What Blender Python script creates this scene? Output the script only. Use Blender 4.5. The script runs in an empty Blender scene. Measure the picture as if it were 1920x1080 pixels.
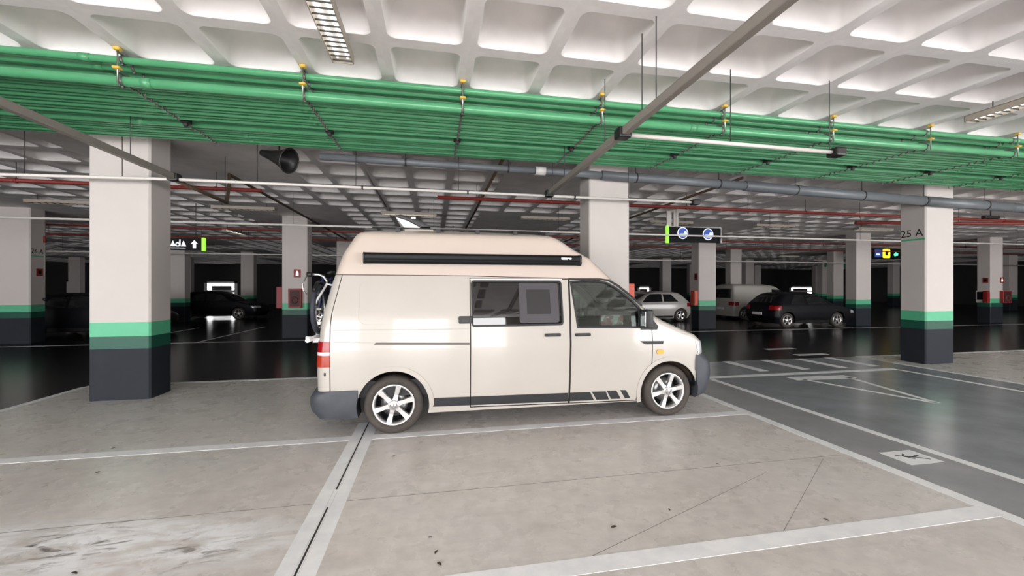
import bpy, bmesh, math, random
from mathutils import Vector, Matrix

scene = bpy.context.scene
COL = scene.collection
random.seed(7)

# ------------------------------------------------------------------ camera
FPX = 765.0                       # focal length in pixels of a 1920 px wide frame
YAW = math.atan(FPX / 3990.0)     # the camera is turned right of the bay direction
cam_d = bpy.data.cameras.new('camera')
cam_d.sensor_fit = 'HORIZONTAL'
cam_d.sensor_width = 36.0
cam_d.lens = FPX / 1920.0 * 36.0
cam_d.clip_start = 0.05
cam_d.clip_end = 400
cam = bpy.data.objects.new('camera', cam_d)
COL.objects.link(cam)
cam.location = (0, 0, 1.65)
cam.rotation_euler = (math.pi / 2, 0, -YAW)
scene.camera = cam

# ------------------------------------------------------------------ daylight
world = bpy.data.worlds.new('world')
scene.world = world
world.use_nodes = True
bg = world.node_tree.nodes['Background']
bg.inputs[0].default_value = (1.0, 0.985, 0.99, 1)
bg.inputs[1].default_value = 5.0  # same glow below the horizon too, in place of lit ground outside

scene.view_settings.view_transform = 'Standard'
scene.view_settings.look = 'None'
scene.view_settings.gamma = 1.0
scene.view_settings.use_curve_mapping = False
scene.view_settings.exposure = 1.40
scene.cycles.max_bounces = 8
scene.cycles.diffuse_bounces = 6
scene.cycles.glossy_bounces = 4
scene.cycles.transparent_max_bounces = 8
scene.cycles.sample_clamp_indirect = 6.0
scene.cycles.use_denoising = True
scene.cycles.adaptive_threshold = 0.02

# layout of the hall (metres)
CELL = 0.8544                     # waffle grid
RX0, RY0 = 0.348, 4.135           # one rib crossing
ZC = 4.05                         # underside of the ribs
COLX, COLY, CSP = -4.93, 6.98, 7.69
CW, CD = 0.784, 0.50
YF, YB = -9.0, 46.0               # open front, back wall
XL, XR = -36.0, 52.0

# ------------------------------------------------------------------ materials
MATS = {}
def mat(name, col, rough=0.6, metal=0.0, var=0.0, vscale=6.0, bump=0.0, bscale=60.0, spec=0.5, emit=None, estr=0.0, coat=0.0):
    if name in MATS: return MATS[name]
    m = bpy.data.materials.new(name); m.use_nodes = True
    nt = m.node_tree; b = nt.nodes['Principled BSDF']
    b.inputs['Base Color'].default_value = (*col, 1)
    b.inputs['Roughness'].default_value = rough
    b.inputs['Metallic'].default_value = metal
    b.inputs['Specular IOR Level'].default_value = spec
    b.inputs['Coat Weight'].default_value = coat
    b.inputs['Coat Roughness'].default_value = 0.06
    if emit:
        b.inputs['Emission Color'].default_value = (*emit, 1)
        b.inputs['Emission Strength'].default_value = estr
    if var > 0 or bump > 0:
        tc = nt.nodes.new('ShaderNodeTexCoord')
    if var > 0:
        n = nt.nodes.new('ShaderNodeTexNoise'); n.inputs['Scale'].default_value = vscale
        n.inputs['Detail'].default_value = 5; n.inputs['Roughness'].default_value = 0.6
        r = nt.nodes.new('ShaderNodeValToRGB')
        r.color_ramp.elements[0].position = 0.3; r.color_ramp.elements[1].position = 0.7
        r.color_ramp.elements[0].color = (*[c * (1 - var) for c in col], 1)
        r.color_ramp.elements[1].color = (*[min(1, c * (1 + var * 0.6)) for c in col], 1)
        nt.links.new(tc.outputs['Object'], n.inputs['Vector'])
        nt.links.new(n.outputs['Fac'], r.inputs['Fac'])
        nt.links.new(r.outputs['Color'], b.inputs['Base Color'])
    if bump > 0:
        n2 = nt.nodes.new('ShaderNodeTexNoise'); n2.inputs['Scale'].default_value = bscale
        n2.inputs['Detail'].default_value = 3
        bm_ = nt.nodes.new('ShaderNodeBump'); bm_.inputs['Strength'].default_value = bump
        bm_.inputs['Distance'].default_value = 0.01
        nt.links.new(tc.outputs['Object'], n2.inputs['Vector'])
        nt.links.new(n2.outputs['Fac'], bm_.inputs['Height'])
        nt.links.new(bm_.outputs['Normal'], b.inputs['Normal'])
    MATS[name] = m
    return m

def glass_mat(name, tint, rough=0.0, refl=1.0):
    m = bpy.data.materials.new(name); m.use_nodes = True
    nt = m.node_tree; nt.nodes.clear()
    out = nt.nodes.new('ShaderNodeOutputMaterial')
    mix = nt.nodes.new('ShaderNodeMixShader')
    tr = nt.nodes.new('ShaderNodeBsdfTransparent'); tr.inputs[0].default_value = (*tint, 1)
    gl = nt.nodes.new('ShaderNodeBsdfGlossy'); gl.inputs['Roughness'].default_value = rough
    fr = nt.nodes.new('ShaderNodeFresnel'); fr.inputs['IOR'].default_value = 1.8
    nt.links.new(fr.outputs[0], mix.inputs[0])
    nt.links.new(tr.outputs[0], mix.inputs[1]); nt.links.new(gl.outputs[0], mix.inputs[2])
    nt.links.new(mix.outputs[0], out.inputs[0])
    MATS[name] = m
    return m

def concrete_floor():
    m = bpy.data.materials.new('bay_concrete'); m.use_nodes = True
    nt = m.node_tree; N = nt.nodes; L = nt.links; b = N['Principled BSDF']
    tc = N.new('ShaderNodeTexCoord')
    def noise(scale, det=6, sx=1, sy=1, rot=0.0, dist=0.0):
        mp = N.new('ShaderNodeMapping'); mp.inputs['Scale'].default_value = (sx, sy, 1); mp.inputs['Rotation'].default_value = (0, 0, rot)
        n = N.new('ShaderNodeTexNoise'); n.inputs['Scale'].default_value = scale; n.inputs['Detail'].default_value = det
        n.inputs['Distortion'].default_value = dist; n.inputs['Roughness'].default_value = 0.62
        L.new(tc.outputs['Object'], mp.inputs['Vector']); L.new(mp.outputs[0], n.inputs['Vector'])
        return n.outputs['Fac']
    def ramp(fac, stops):
        r = N.new('ShaderNodeValToRGB'); e = r.color_ramp.elements
        while len(e) < len(stops): e.new(0.5)
        for el, (p, c) in zip(e, stops): el.position = p; el.color = (*c, 1)
        L.new(fac, r.inputs['Fac']); return r.outputs['Color']
    def mixc(fac, a, c, mode='MIX'):
        x = N.new('ShaderNodeMix'); x.data_type = 'RGBA'; x.blend_type = mode
        if isinstance(fac, float): x.inputs[0].default_value = fac
        else: L.new(fac, x.inputs[0])
        L.new(a, x.inputs[6])
        if isinstance(c, tuple): x.inputs[7].default_value = (*c, 1)
        else: L.new(c, x.inputs[7])
        return x.outputs[2]
    def val(op, a, c):
        x = N.new('ShaderNodeMath'); x.operation = op; x.use_clamp = True
        for i, v in enumerate((a, c)):
            if isinstance(v, (int, float)): x.inputs[i].default_value = v
            else: L.new(v, x.inputs[i])
        return x.outputs[0]
    base = ramp(noise(0.55, 5), [(0.3, (0.66, 0.615, 0.58)), (0.5, (0.72, 0.685, 0.65)), (0.72, (0.72, 0.70, 0.675))])
    fine = ramp(noise(9, 8), [(0.3, (0.86, 0.86, 0.86)), (0.7, (1.06, 1.06, 1.06))])
    c = mixc(1.0, base, fine, 'MULTIPLY')
    # oily patches and dragged tyre marks
    stain = ramp(noise(1.6, 5, 1, 1.9, 0.3, 0.0), [(0.52, (0, 0, 0)), (1.0, (1, 1, 1))])
    c = mixc(val('MULTIPLY', stain, 0.3), c, (0.2, 0.18, 0.165))
    streak = ramp(noise(2.6, 6, 0.35, 3.2, 0.42, 0.3), [(0.56, (0, 0, 0)), (0.85, (1, 1, 1))])
    c = mixc(val('MULTIPLY', streak, 0.3), c, (0.28, 0.26, 0.245))
    rust = ramp(noise(1.3, 5, 1.2, 0.8, -0.4), [(0.55, (0, 0, 0)), (0.85, (1, 1, 1))])
    c = mixc(val('MULTIPLY', rust, 0.35), c, (0.42, 0.33, 0.25))
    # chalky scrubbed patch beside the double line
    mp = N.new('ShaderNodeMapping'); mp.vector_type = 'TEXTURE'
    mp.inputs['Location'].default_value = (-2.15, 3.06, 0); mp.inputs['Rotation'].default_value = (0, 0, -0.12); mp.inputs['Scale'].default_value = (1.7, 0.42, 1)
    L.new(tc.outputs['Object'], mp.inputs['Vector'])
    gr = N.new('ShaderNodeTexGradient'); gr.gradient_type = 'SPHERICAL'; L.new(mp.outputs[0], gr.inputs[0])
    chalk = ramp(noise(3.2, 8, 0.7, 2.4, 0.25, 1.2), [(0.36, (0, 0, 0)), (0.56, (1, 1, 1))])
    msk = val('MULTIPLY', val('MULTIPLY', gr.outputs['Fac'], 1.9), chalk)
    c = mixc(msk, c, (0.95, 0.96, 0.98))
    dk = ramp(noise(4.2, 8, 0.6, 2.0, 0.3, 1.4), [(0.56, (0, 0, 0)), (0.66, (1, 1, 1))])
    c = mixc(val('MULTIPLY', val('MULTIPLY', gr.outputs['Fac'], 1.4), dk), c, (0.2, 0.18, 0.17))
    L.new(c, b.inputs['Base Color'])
    rg = ramp(noise(3, 5), [(0.3, (0.22, 0.22, 0.22)), (0.7, (0.36, 0.36, 0.36))])
    L.new(rg, b.inputs['Roughness'])
    b.inputs['Specular IOR Level'].default_value = 0.45
    bu = N.new('ShaderNodeBump'); bu.inputs['Strength'].default_value = 0.06; bu.inputs['Distance'].default_value = 0.01
    L.new(noise(35, 4), bu.inputs['Height']); L.new(bu.outputs['Normal'], b.inputs['Normal'])
    MATS['bay_concrete'] = m
    return m

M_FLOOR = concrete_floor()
M_LANE = mat('lane_coating', (0.29, 0.315, 0.34), 0.20, var=0.22, vscale=1.6, bump=0.03, bscale=40)
M_PATH = mat('path_coating', (0.33, 0.335, 0.345), 0.30, var=0.2, vscale=2.2, bump=0.03, bscale=40)
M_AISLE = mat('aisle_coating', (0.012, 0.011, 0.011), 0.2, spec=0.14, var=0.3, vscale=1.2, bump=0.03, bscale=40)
M_LINE = mat('line_paint', (0.93, 0.95, 0.98), 0.42, var=0.12, vscale=5)
M_JOINT = mat('joint_black', (0.03, 0.03, 0.03), 0.8)
M_SAW = mat('saw_cut_grey', (0.22, 0.20, 0.19), 0.8)
M_CEIL = mat('ceiling_paint', (0.87, 0.84, 0.83), 0.85, var=0.05, vscale=3, bump=0.05, bscale=25)
M_RIB = mat('rib_paint', (0.85, 0.815, 0.81), 0.85, var=0.08, vscale=4, bump=0.05, bscale=25)
M_CAP = mat('capital_concrete', (0.90, 0.87, 0.86), 0.85, var=0.12, vscale=2)
M_COL = mat('column_paint', (0.58, 0.535, 0.51), 0.7, var=0.03, vscale=2)
M_GRN = mat('band_green', (0.10, 0.47, 0.26), 0.5, var=0.06)
M_DGRN = mat('band_dark_green', (0.008, 0.085, 0.055), 0.5, var=0.08)
M_BASE = mat('base_grey', (0.022, 0.026, 0.034), 0.6, spec=0.2, var=0.08, vscale=3)
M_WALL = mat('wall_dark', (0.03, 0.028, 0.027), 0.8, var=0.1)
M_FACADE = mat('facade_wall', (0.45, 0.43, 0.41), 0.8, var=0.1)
M_PIPE = mat('green_pipe', (0.095, 0.36, 0.17), 0.25, var=0.12, vscale=2)
M_STEEL = mat('steel', (0.42, 0.41, 0.40), 0.35, metal=0.9)
M_DSTEEL = mat('dark_steel', (0.05, 0.05, 0.05), 0.5, metal=0.4)
M_YEL = mat('yellow_plastic', (0.72, 0.48, 0.08), 0.5)
M_DRAIN = mat('grey_pvc', (0.15, 0.165, 0.18), 0.4, var=0.08, vscale=3)
M_DRAINW = mat('pale_pvc', (0.62, 0.60, 0.58), 0.45)
M_RED = mat('red_pipe', (0.26, 0.035, 0.025), 0.5, var=0.1)
M_COND = mat('white_conduit', (0.74, 0.70, 0.66), 0.35)
M_DUCT = mat('taupe_duct', (0.26, 0.235, 0.21), 0.5)
M_BLACK = mat('black_plastic', (0.012, 0.012, 0.012), 0.45)
M_BROWN = mat('brown_conduit', (0.10, 0.065, 0.04), 0.6)
M_LAMPB = mat('lamp_body', (0.42, 0.37, 0.31), 0.5)
M_LAMPW = mat('lamp_reflector', (0.85, 0.85, 0.85), 0.35)
M_TUBE = mat('tube_unlit', (0.85, 0.85, 0.83), 0.3)
M_TUBEON = mat('tube_lit', (0.9, 0.9, 0.9), 0.3, emit=(1, 0.97, 0.9), estr=1.0)
M_LIME = mat('lime_edge', (0.25, 0.75, 0.05), 0.5, emit=(0.35, 0.9, 0.06), estr=0.35)
M_SIGN = mat('sign_black', (0.008, 0.009, 0.010), 0.7, spec=0.2)
M_SWHITE = mat('sign_white', (0.85, 0.87, 0.9), 0.5, emit=(0.9, 0.95, 1), estr=0.35)
M_SBLUE = mat('sign_blue', (0.03, 0.07, 0.33), 0.4, emit=(0.04, 0.1, 0.5), estr=0.2)
M_SYEL = mat('sign_yellow', (0.9, 0.6, 0.02), 0.4, emit=(1, 0.65, 0.03), estr=0.6)
M_SGRN = mat('sign_green', (0.03, 0.5, 0.2), 0.4, emit=(0.1, 0.9, 0.4), estr=0.7)
M_SRED = mat('fire_red', (0.26, 0.012, 0.012), 0.5)
M_ORED = mat('faded_red', (0.60, 0.09, 0.05), 0.5)
M_DGLASS = mat('cabinet_glass', (0.05, 0.012, 0.012), 0.6)
M_TEXT = mat('letter_black', (0.02, 0.02, 0.02), 0.6)

# van
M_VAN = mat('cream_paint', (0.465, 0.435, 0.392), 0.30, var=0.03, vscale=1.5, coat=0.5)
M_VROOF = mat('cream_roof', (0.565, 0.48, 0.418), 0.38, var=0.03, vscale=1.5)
M_VIN = mat('van_interior', (0.03, 0.03, 0.032), 0.8)
M_RUB = mat('rubber_black', (0.010, 0.010, 0.011), 0.5)
M_BUMP = mat('bumper_grey', (0.055, 0.062, 0.075), 0.55, var=0.25, vscale=6)
M_STRIPE = mat('stripe_charcoal', (0.022, 0.024, 0.027), 0.4)
M_TYRE = mat('tyre_rubber', (0.055, 0.045, 0.038), 0.75, var=0.25, vscale=9)
M_RIM = mat('alloy', (0.72, 0.71, 0.70), 0.22, metal=0.75)
M_DISC = mat('brake_metal', (0.25, 0.25, 0.25), 0.35, metal=0.8)
M_MUD = mat('muddy_liner', (0.055, 0.038, 0.026), 0.9, var=0.3)
M_TRED = mat('tail_red', (0.30, 0.004, 0.008), 0.25)
M_TORG = mat('tail_orange', (0.36, 0.035, 0.012), 0.25)
M_TWHT = mat('tail_white', (0.75, 0.74, 0.72), 0.15, coat=0.5)
M_AMB = mat('amber', (0.85, 0.38, 0.05), 0.25)
M_HEADL = mat('headlamp', (0.55, 0.57, 0.60), 0.08, metal=0.3, coat=1.0)
M_GAUGE = mat('shade_grey', (0.055, 0.051, 0.058), 0.6)
M_GAUGE2 = mat('shade_dark', (0.017, 0.015, 0.016), 0.6)
G_DARK = glass_mat('tinted_glass', (0.05, 0.055, 0.062))
G_CLEAR = glass_mat('green_glass', (0.86, 0.95, 0.89))
M_WHITE = mat('white_plastic', (0.8, 0.8, 0.8), 0.4)

def print_mat():
    m = bpy.data.materials.new('printed_bag'); m.use_nodes = True
    nt = m.node_tree; b = nt.nodes['Principled BSDF']; b.inputs['Roughness'].default_value = 0.35
    tc = nt.nodes.new('ShaderNodeTexCoord'); v = nt.nodes.new('ShaderNodeTexVoronoi'); v.inputs['Scale'].default_value = 22
    r = nt.nodes.new('ShaderNodeValToRGB'); e = r.color_ramp.elements
    e[0].color = (0.75, 0.72, 0.75, 1); e[1].color = (0.42, 0.10, 0.13, 1); e.new(0.5).color = (0.35, 0.28, 0.34, 1)
    nt.links.new(tc.outputs['Object'], v.inputs['Vector']); nt.links.new(v.outputs['Color'], r.inputs['Fac'])
    nt.links.new(r.outputs['Color'], b.inputs['Base Color']); return m
M_PRINT = print_mat()

# ------------------------------------------------------------------ mesh helpers
class MB:
    def __init__(s): s.bm = bmesh.new()
    def box(s, a, b, rot=None, about=None):
        x0, y0, z0 = a; x1, y1, z1 = b
        vs = [s.bm.verts.new(p) for p in ((x0,y0,z0),(x1,y0,z0),(x1,y1,z0),(x0,y1,z0),(x0,y0,z1),(x1,y0,z1),(x1,y1,z1),(x0,y1,z1))]
        for f in ((3,2,1,0),(4,5,6,7),(0,1,5,4),(1,2,6,5),(2,3,7,6),(3,0,4,7)): s.bm.faces.new([vs[i] for i in f])
        if rot is not None:
            c = Vector(about) if about else Vector(((x0+x1)/2,(y0+y1)/2,(z0+z1)/2))
            for v in vs: v.co = rot @ (v.co - c) + c
        return s
    def tube(s, p0, p1, r, n=10, r1=None, cap=True):
        p0 = Vector(p0); p1 = Vector(p1); d = (p1 - p0).normalized()
        u = d.orthogonal().normalized(); w = d.cross(u)
        r1 = r if r1 is None else r1
        A = [s.bm.verts.new(p0 + (u*math.cos(t) + w*math.sin(t))*r) for t in [2*math.pi*i/n for i in range(n)]]
        B = [s.bm.verts.new(p1 + (u*math.cos(t) + w*math.sin(t))*r1) for t in [2*math.pi*i/n for i in range(n)]]
        for i in range(n):
            f = s.bm.faces.new((A[i], A[(i+1)%n], B[(i+1)%n], B[i])); f.smooth = True
        if cap: s.bm.faces.new(A[::-1]); s.bm.faces.new(B)
        return s
    def path(s, pts, r, n=8):
        pts = [Vector(p) for p in pts]; rings = []
        ref = None
        for i, p in enumerate(pts):
            d = (pts[min(i+1, len(pts)-1)] - pts[max(i-1, 0)]).normalized()
            if ref is None: ref = d.orthogonal().normalized()
            u = (ref - d*ref.dot(d)).normalized(); ref = u; w = d.cross(u)
            rings.append([s.bm.verts.new(p + (u*math.cos(t) + w*math.sin(t))*r) for t in [2*math.pi*k/n for k in range(n)]])
        for A, B in zip(rings, rings[1:]):
            for i in range(n):
                f = s.bm.faces.new((A[i], A[(i+1)%n], B[(i+1)%n], B[i])); f.smooth = True
        s.bm.faces.new(rings[0][::-1]); s.bm.faces.new(rings[-1])
        return s
    def lathe(s, prof, axis='y', n=40, center=(0,0,0), close=False, smooth=True, cap=True):
        """prof: list of (radius, along axis)."""
        c = Vector(center); rings = []
        for r, h in prof:
            ring = []
            for i in range(n):
                t = 2*math.pi*i/n
                a, b = r*math.cos(t), r*math.sin(t)
                p = {'y': (a, h, b), 'z': (a, b, h), 'x': (h, a, b)}[axis]
                ring.append(s.bm.verts.new(Vector(p) + c))
            rings.append(ring)
        pairs = list(zip(rings, rings[1:])) + ([(rings[-1], rings[0])] if close else [])
        for A, B in pairs:
            for i in range(n):
                f = s.bm.faces.new((A[i], A[(i+1)%n], B[(i+1)%n], B[i])); f.smooth = smooth
        if not close and cap:
            if prof[0][0] > 1e-4: s.bm.faces.new(rings[0])
            if prof[-1][0] > 1e-4: s.bm.faces.new(rings[-1])
        return s
    def torus(s, R, r, axis='x', center=(0,0,0), n=32, k=8):
        return s.lathe([(R + r*math.cos(t), r*math.sin(t)) for t in [2*math.pi*i/k for i in range(k)]], axis, n, center, close=True)
    def prism(s, poly, d0, d1, plane='xz'):
        """polygon in a plane, extruded along the third axis."""
        def P(a, b, d): return {'xz': (a, d, b), 'xy': (a, b, d), 'yz': (d, a, b)}[plane]
        A = [s.bm.verts.new(P(a, b, d0)) for a, b in poly]
        B = [s.bm.verts.new(P(a, b, d1)) for a, b in poly]
        n = len(poly)
        s.bm.faces.new(A); s.bm.faces.new(B[::-1])
        for i in range(n): s.bm.faces.new((A[i], B[i], B[(i+1)%n], A[(i+1)%n]))
        return s
    def ball(s, c, rx, ry=None, rz=None, n=12):
        ry = ry or rx; rz = rz or rx
        m = Matrix.Translation(c) @ Matrix.Diagonal((rx, ry, rz, 1))
        r = bmesh.ops.create_uvsphere(s.bm, u_segments=n, v_segments=max(6, n//2+2), radius=1, matrix=m)
        for v in r['verts']:
            for f in v.link_faces: f.smooth = True
        return s
    def mesh(s, name='m', bevel=0.0, seg=2, angle=None):
        bm = s.bm
        bmesh.ops.recalc_face_normals(bm, faces=bm.faces)
        if bevel > 0:
            es = [e for e in bm.edges if len(e.link_faces) == 2 and e.calc_face_angle(0) > 0.6]
            bmesh.ops.bevel(bm, geom=es, offset=bevel, segments=seg, profile=0.6, affect='EDGES', clamp_overlap=True)
        me = bpy.data.meshes.new(name); bm.to_mesh(me); bm.free()
        if angle:
            for p in me.polygons: p.use_smooth = True
            me.set_sharp_from_angle(angle=angle)
        return me

def obj(name, me, m=None, parent=None, label=None, cat=None, group=None, kind=None, loc=None, rot=None):
    if isinstance(me, MB): me = me.mesh(name)
    o = bpy.data.objects.new(name, me); COL.objects.link(o)
    if m is not None and me is not None:
        if len(me.materials) == 0: me.materials.append(m)
    if parent: o.parent = parent
    if loc: o.location = loc
    if rot: o.rotation_euler = rot
    if label: o['label'] = label
    if cat: o['category'] = cat
    if group: o['group'] = group
    if kind: o['kind'] = kind
    return o
def empty(name, loc=(0,0,0), rz=0, label=None, cat=None, group=None, kind=None):
    o = obj(name, None, None, None, label, cat, group, kind)
    o.empty_display_size = 0.2
    o.location = loc; o.rotation_euler = (0, 0, rz); return o
def bxm(a, b, bev=0.0): return MB().box(a, b).mesh('box', bev)

def boolean(a, b, op):
    oa = bpy.data.objects.new('ta', a); ob = bpy.data.objects.new('tb', b)
    COL.objects.link(oa); COL.objects.link(ob)
    md = oa.modifiers.new('b', 'BOOLEAN'); md.operation = op; md.solver = 'EXACT'; md.object = ob
    dg = bpy.context.evaluated_depsgraph_get()
    me = bpy.data.meshes.new_from_object(oa.evaluated_get(dg), preserve_all_data_layers=True, depsgraph=dg)
    bpy.data.objects.remove(oa); bpy.data.objects.remove(ob)
    return me
def smooth(me, ang=0.5):
    for p in me.polygons: p.use_smooth = True
    me.set_sharp_from_angle(angle=ang); return me
def inset(poly, d):
    """move every edge of a polygon inward by d (negative: outward)."""
    n = len(poly)
    area = sum(poly[i][0]*poly[(i+1)%n][1] - poly[(i+1)%n][0]*poly[i][1] for i in range(n))
    sg = 1 if area > 0 else -1
    out = []
    for i in range(n):
        p0, p1, p2 = (Vector(poly[i-1]), Vector(poly[i]), Vector(poly[(i+1)%n]))
        e0 = (p1-p0).normalized(); e1 = (p2-p1).normalized()
        n0 = Vector((-e0.y, e0.x))*sg; n1 = Vector((-e1.y, e1.x))*sg
        b = (n0+n1); k = d / max(0.35, (1 + n0.dot(n1))/1.0) 
        out.append(tuple(p1 + b*k))
    return out
def rrect(x0, x1, z0, z1, r, n=4):
    pts = []
    for cx, cz, a in ((x1-r, z1-r, 0), (x0+r, z1-r, 90), (x0+r, z0+r, 180), (x1-r, z0+r, 270)):
        for i in range(n+1):
            t = math.radians(a + 90*i/n); pts.append((cx + r*math.cos(t), cz + r*math.sin(t)))
    return pts
def lerp_table(tab):
    def f(z):
        if z <= tab[0][0]: return tab[0][1]
        for (a, b), (c, d) in zip(tab, tab[1:]):
            if z <= c: return b + (d-b)*(z-a)/(c-a)
        return tab[-1][1]
    return f
def soft(f, h=0.05):
    return lambda z: (f(z-h) + 2*f(z-h/2) + 2*f(z) + 2*f(z+h/2) + f(z+h))/8

def text_mesh(s, size, depth=0.004):
    c = bpy.data.curves.new('txt', 'FONT'); c.body = s; c.size = size; c.extrude = depth/2
    c.align_x = 'LEFT'; c.align_y = 'BOTTOM_BASELINE'; c.resolution_u = 3
    o = bpy.data.objects.new('txt', c); COL.objects.link(o)
    dg = bpy.context.evaluated_depsgraph_get()
    me = bpy.data.meshes.new_from_object(o.evaluated_get(dg)); bpy.data.objects.remove(o)
    return me

# ================================================================== SETTING
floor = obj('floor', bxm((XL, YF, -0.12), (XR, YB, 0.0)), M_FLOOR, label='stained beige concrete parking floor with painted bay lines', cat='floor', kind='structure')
H1, H2 = 0.0008, 0.0016
def slab(name, x0, x1, y0, y1, m, z=H1):
    return obj(name, bxm((x0, y0, z-0.004), (x1, y1, z)), m, floor)
slab('lane_coating', 4.94, 9.9, YF, 8.1, M_LANE)['label'] = 'blue-grey coated driving lane'
slab('walkway_coating', 4.08, 4.94, YF, 6.7, M_PATH)['label'] = 'grey coated walkway strip'
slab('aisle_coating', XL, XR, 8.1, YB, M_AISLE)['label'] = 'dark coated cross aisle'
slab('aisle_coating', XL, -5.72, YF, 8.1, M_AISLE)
def line(x0, x1, y0, y1): return slab('painted_line', x0, x1, y0, y1, M_LINE, H2)
line(-12, 4.02, 4.66, 4.80)
line(-0.9, 4.02, 2.23, 2.37)
line(4.02, 4.14, YF, 6.6)
line(4.88, 4.99, YF, 6.56)
line(4.88, 9.25, 6.62, 6.78)
line(9.16, 9.27, YF, 6.62)
line(9.88, 9.99, YF, 7.2)
line(-5.72, 4.0, 8.02, 8.12)
line(-5.76, -5.66, -2, 8.02)
line(9.99, 20, 5.0, 5.11)
line(9.99, 26, 8.02, 8.12)
line(-20, 30, 13.84, 13.95)
for x in (-9.6, -7.1, 6.4, 9.2, 17.0): line(x, x+0.1, 13.95, 19)
for x in (6.33, 7.3, 8.22, 9.05): line(x, x+0.22, 7.0, 8.1)
for x, y0, y1 in ((8.75, 8.45, 8.65), (8.75, 9.38, 9.58)): line(x, x+0.9, y0, y1)
# double line with a dark expansion joint between
for a_, b_ in ((-0.90, -0.80), (-0.765, -0.665)): slab('painted_line', a_, b_, -2, 5.25, M_LINE, 0.0022)
slab('expansion_joint', -0.797, -0.768, -2, 3.27, M_LINE, 0.0019); slab('expansion_joint', -0.789, -0.776, -2, 3.27, M_JOINT, 0.0027)
slab('expansion_joint', -0.797, -0.768, 3.27, 5.25, M_LINE, 0.0018); slab('expansion_joint', -0.789, -0.776, 3.55, 5.25, M_JOINT, 0.0027)
slab('saw_cut', -5.6, 4.02, 3.344, 3.350, M_SAW, 0.0006)
slab('saw_cut', -5.6, 4.02, 7.60, 7.606, M_SAW, 0.0006)
o = slab('saw_cut', -1.1, 1.1, -0.002, 0.002, M_SAW, 0.0005); o.location = (1.9, 2.75, 0); o.rotation_euler = (0, 0, 0.38)
o = slab('saw_cut', -0.85, 0.85, -0.002, 0.002, M_SAW, 0.0005); o.location = (3.0, 2.83, 0); o.rotation_euler = (0, 0, 0.6)
# give-way triangle
def strip(a, b, wd, name='painted_line', z=H2, m=M_LINE):
    a = Vector((*a, 0)); b = Vector((*b, 0)); d = (b-a).normalized(); q = Vector((-d.y, d.x, 0))*wd/2
    mb = MB(); mb.prism([(p.x, p.y) for p in (a+q, b+q, b-q, a-q)], z-0.004, z, 'xy')
    return obj(name, mb, m, floor)
strip((6.38, 6.32), (7.62, 6.28), 0.26, 'give_way_triangle'); strip((6.55, 6.25), (7.08, 4.6), 0.09, 'give_way_triangle'); strip((7.52, 6.25), (7.1, 4.6), 0.09, 'give_way_triangle')
# walking figure
obj('walkway_symbol', bxm((4.37, 3.03, -0.002), (4.76, 3.32, H2)), M_LINE, floor)['label'] = 'white pedestrian pictogram panel'
wk = MB()
for a, b, w_ in (((4.47, 3.215), (4.49, 3.235), 0.045), ((4.51, 3.205), (4.60, 3.17), 0.035), ((4.60, 3.17), (4.70, 3.10), 0.022), ((4.60, 3.175), (4.69, 3.20), 0.022), ((4.52, 3.20), (4.56, 3.13), 0.018), ((4.52, 3.21), (4.58, 3.25), 0.018)):
    A = Vector(a); B = Vector(b); d = (B-A).normalized(); q = Vector((-d.y, d.x))*w_/2
    wk.prism([tuple(p) for p in (A+q, B+q, B-q, A-q)], H2, H2+0.0006, 'xy')
obj('walking_figure', wk, mat('figure_grey', (0.11, 0.115, 0.12), 0.5), floor)

# ceiling: slab, coffers and solid column heads
ceiling = obj('ceiling', bxm((XL, YF, ZC+0.42), (XR, YB, ZC+0.7)), M_CEIL, label='white painted waffle slab ceiling with square coffers', cat='ceiling', kind='structure')
def coffer_mesh(rings, npc, open_h=0.352, half=CELL/2):
    bm = bmesh.new()
    def ring(h, r, z):
        return [bm.verts.new((x, y, z)) for x, y in rrect(-h, h, -h, h, r, npc)]
    N = 4*(npc+1)
    sq = []
    for k, (sx, sy) in enumerate(((1, 1), (-1, 1), (-1, -1), (1, -1))):
        for i in range(npc+1):
            t = i/npc
            if k == 0: p = (half, half*(0.5+t)) if t <= 0.5 else (half*(1.5-t), half)
            elif k == 1: p = (-half*(0.5+t), half) if t <= 0.5 else (-half, half*(1.5-t))
            elif k == 2: p = (-half, -half*(0.5+t)) if t <= 0.5 else (-half*(1.5-t), -half)
            else: p = (half*(0.5+t), -half) if t <= 0.5 else (half, -half*(1.5-t))
            sq.append(bm.verts.new((p[0], p[1], 0)))
    R = [sq] + [ring(*a) for a in rings]
    for j, (A, B) in enumerate(zip(R, R[1:])):
        for i in range(N):
            f = bm.faces.new((A[i], A[(i+1)%N], B[(i+1)%N], B[i])); f.smooth = j > 0
            f.material_index = 1 if j == 0 else 0
    f = bm.faces.new(R[-1]); f.smooth = True
    bmesh.ops.recalc_face_normals(bm, faces=bm.faces)
    if sum(f.normal.z for f in bm.faces if f.material_index == 1) > 0:
        bmesh.ops.reverse_faces(bm, faces=bm.faces)
    me = bpy.data.meshes.new('coffer'); bm.to_mesh(me); bm.free()
    me.materials.append(M_CEIL); me.materials.append(M_RIB)
    return me
near = coffer_mesh([(0.356, 0.085, 0.0), (0.349, 0.086, 0.010), (0.332, 0.095, 0.09), (0.308, 0.11, 0.18), (0.278, 0.12, 0.245), (0.235, 0.12, 0.29), (0.17, 0.1, 0.315), (0.08, 0.05, 0.325)], 6)
mid = coffer_mesh([(0.356, 0.085, 0.0), (0.320, 0.10, 0.14), (0.278, 0.11, 0.245), (0.18, 0.1, 0.31)], 2)
far = coffer_mesh([(0.356, 0.05, 0.0), (0.29, 0.06, 0.33)], 1)
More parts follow.
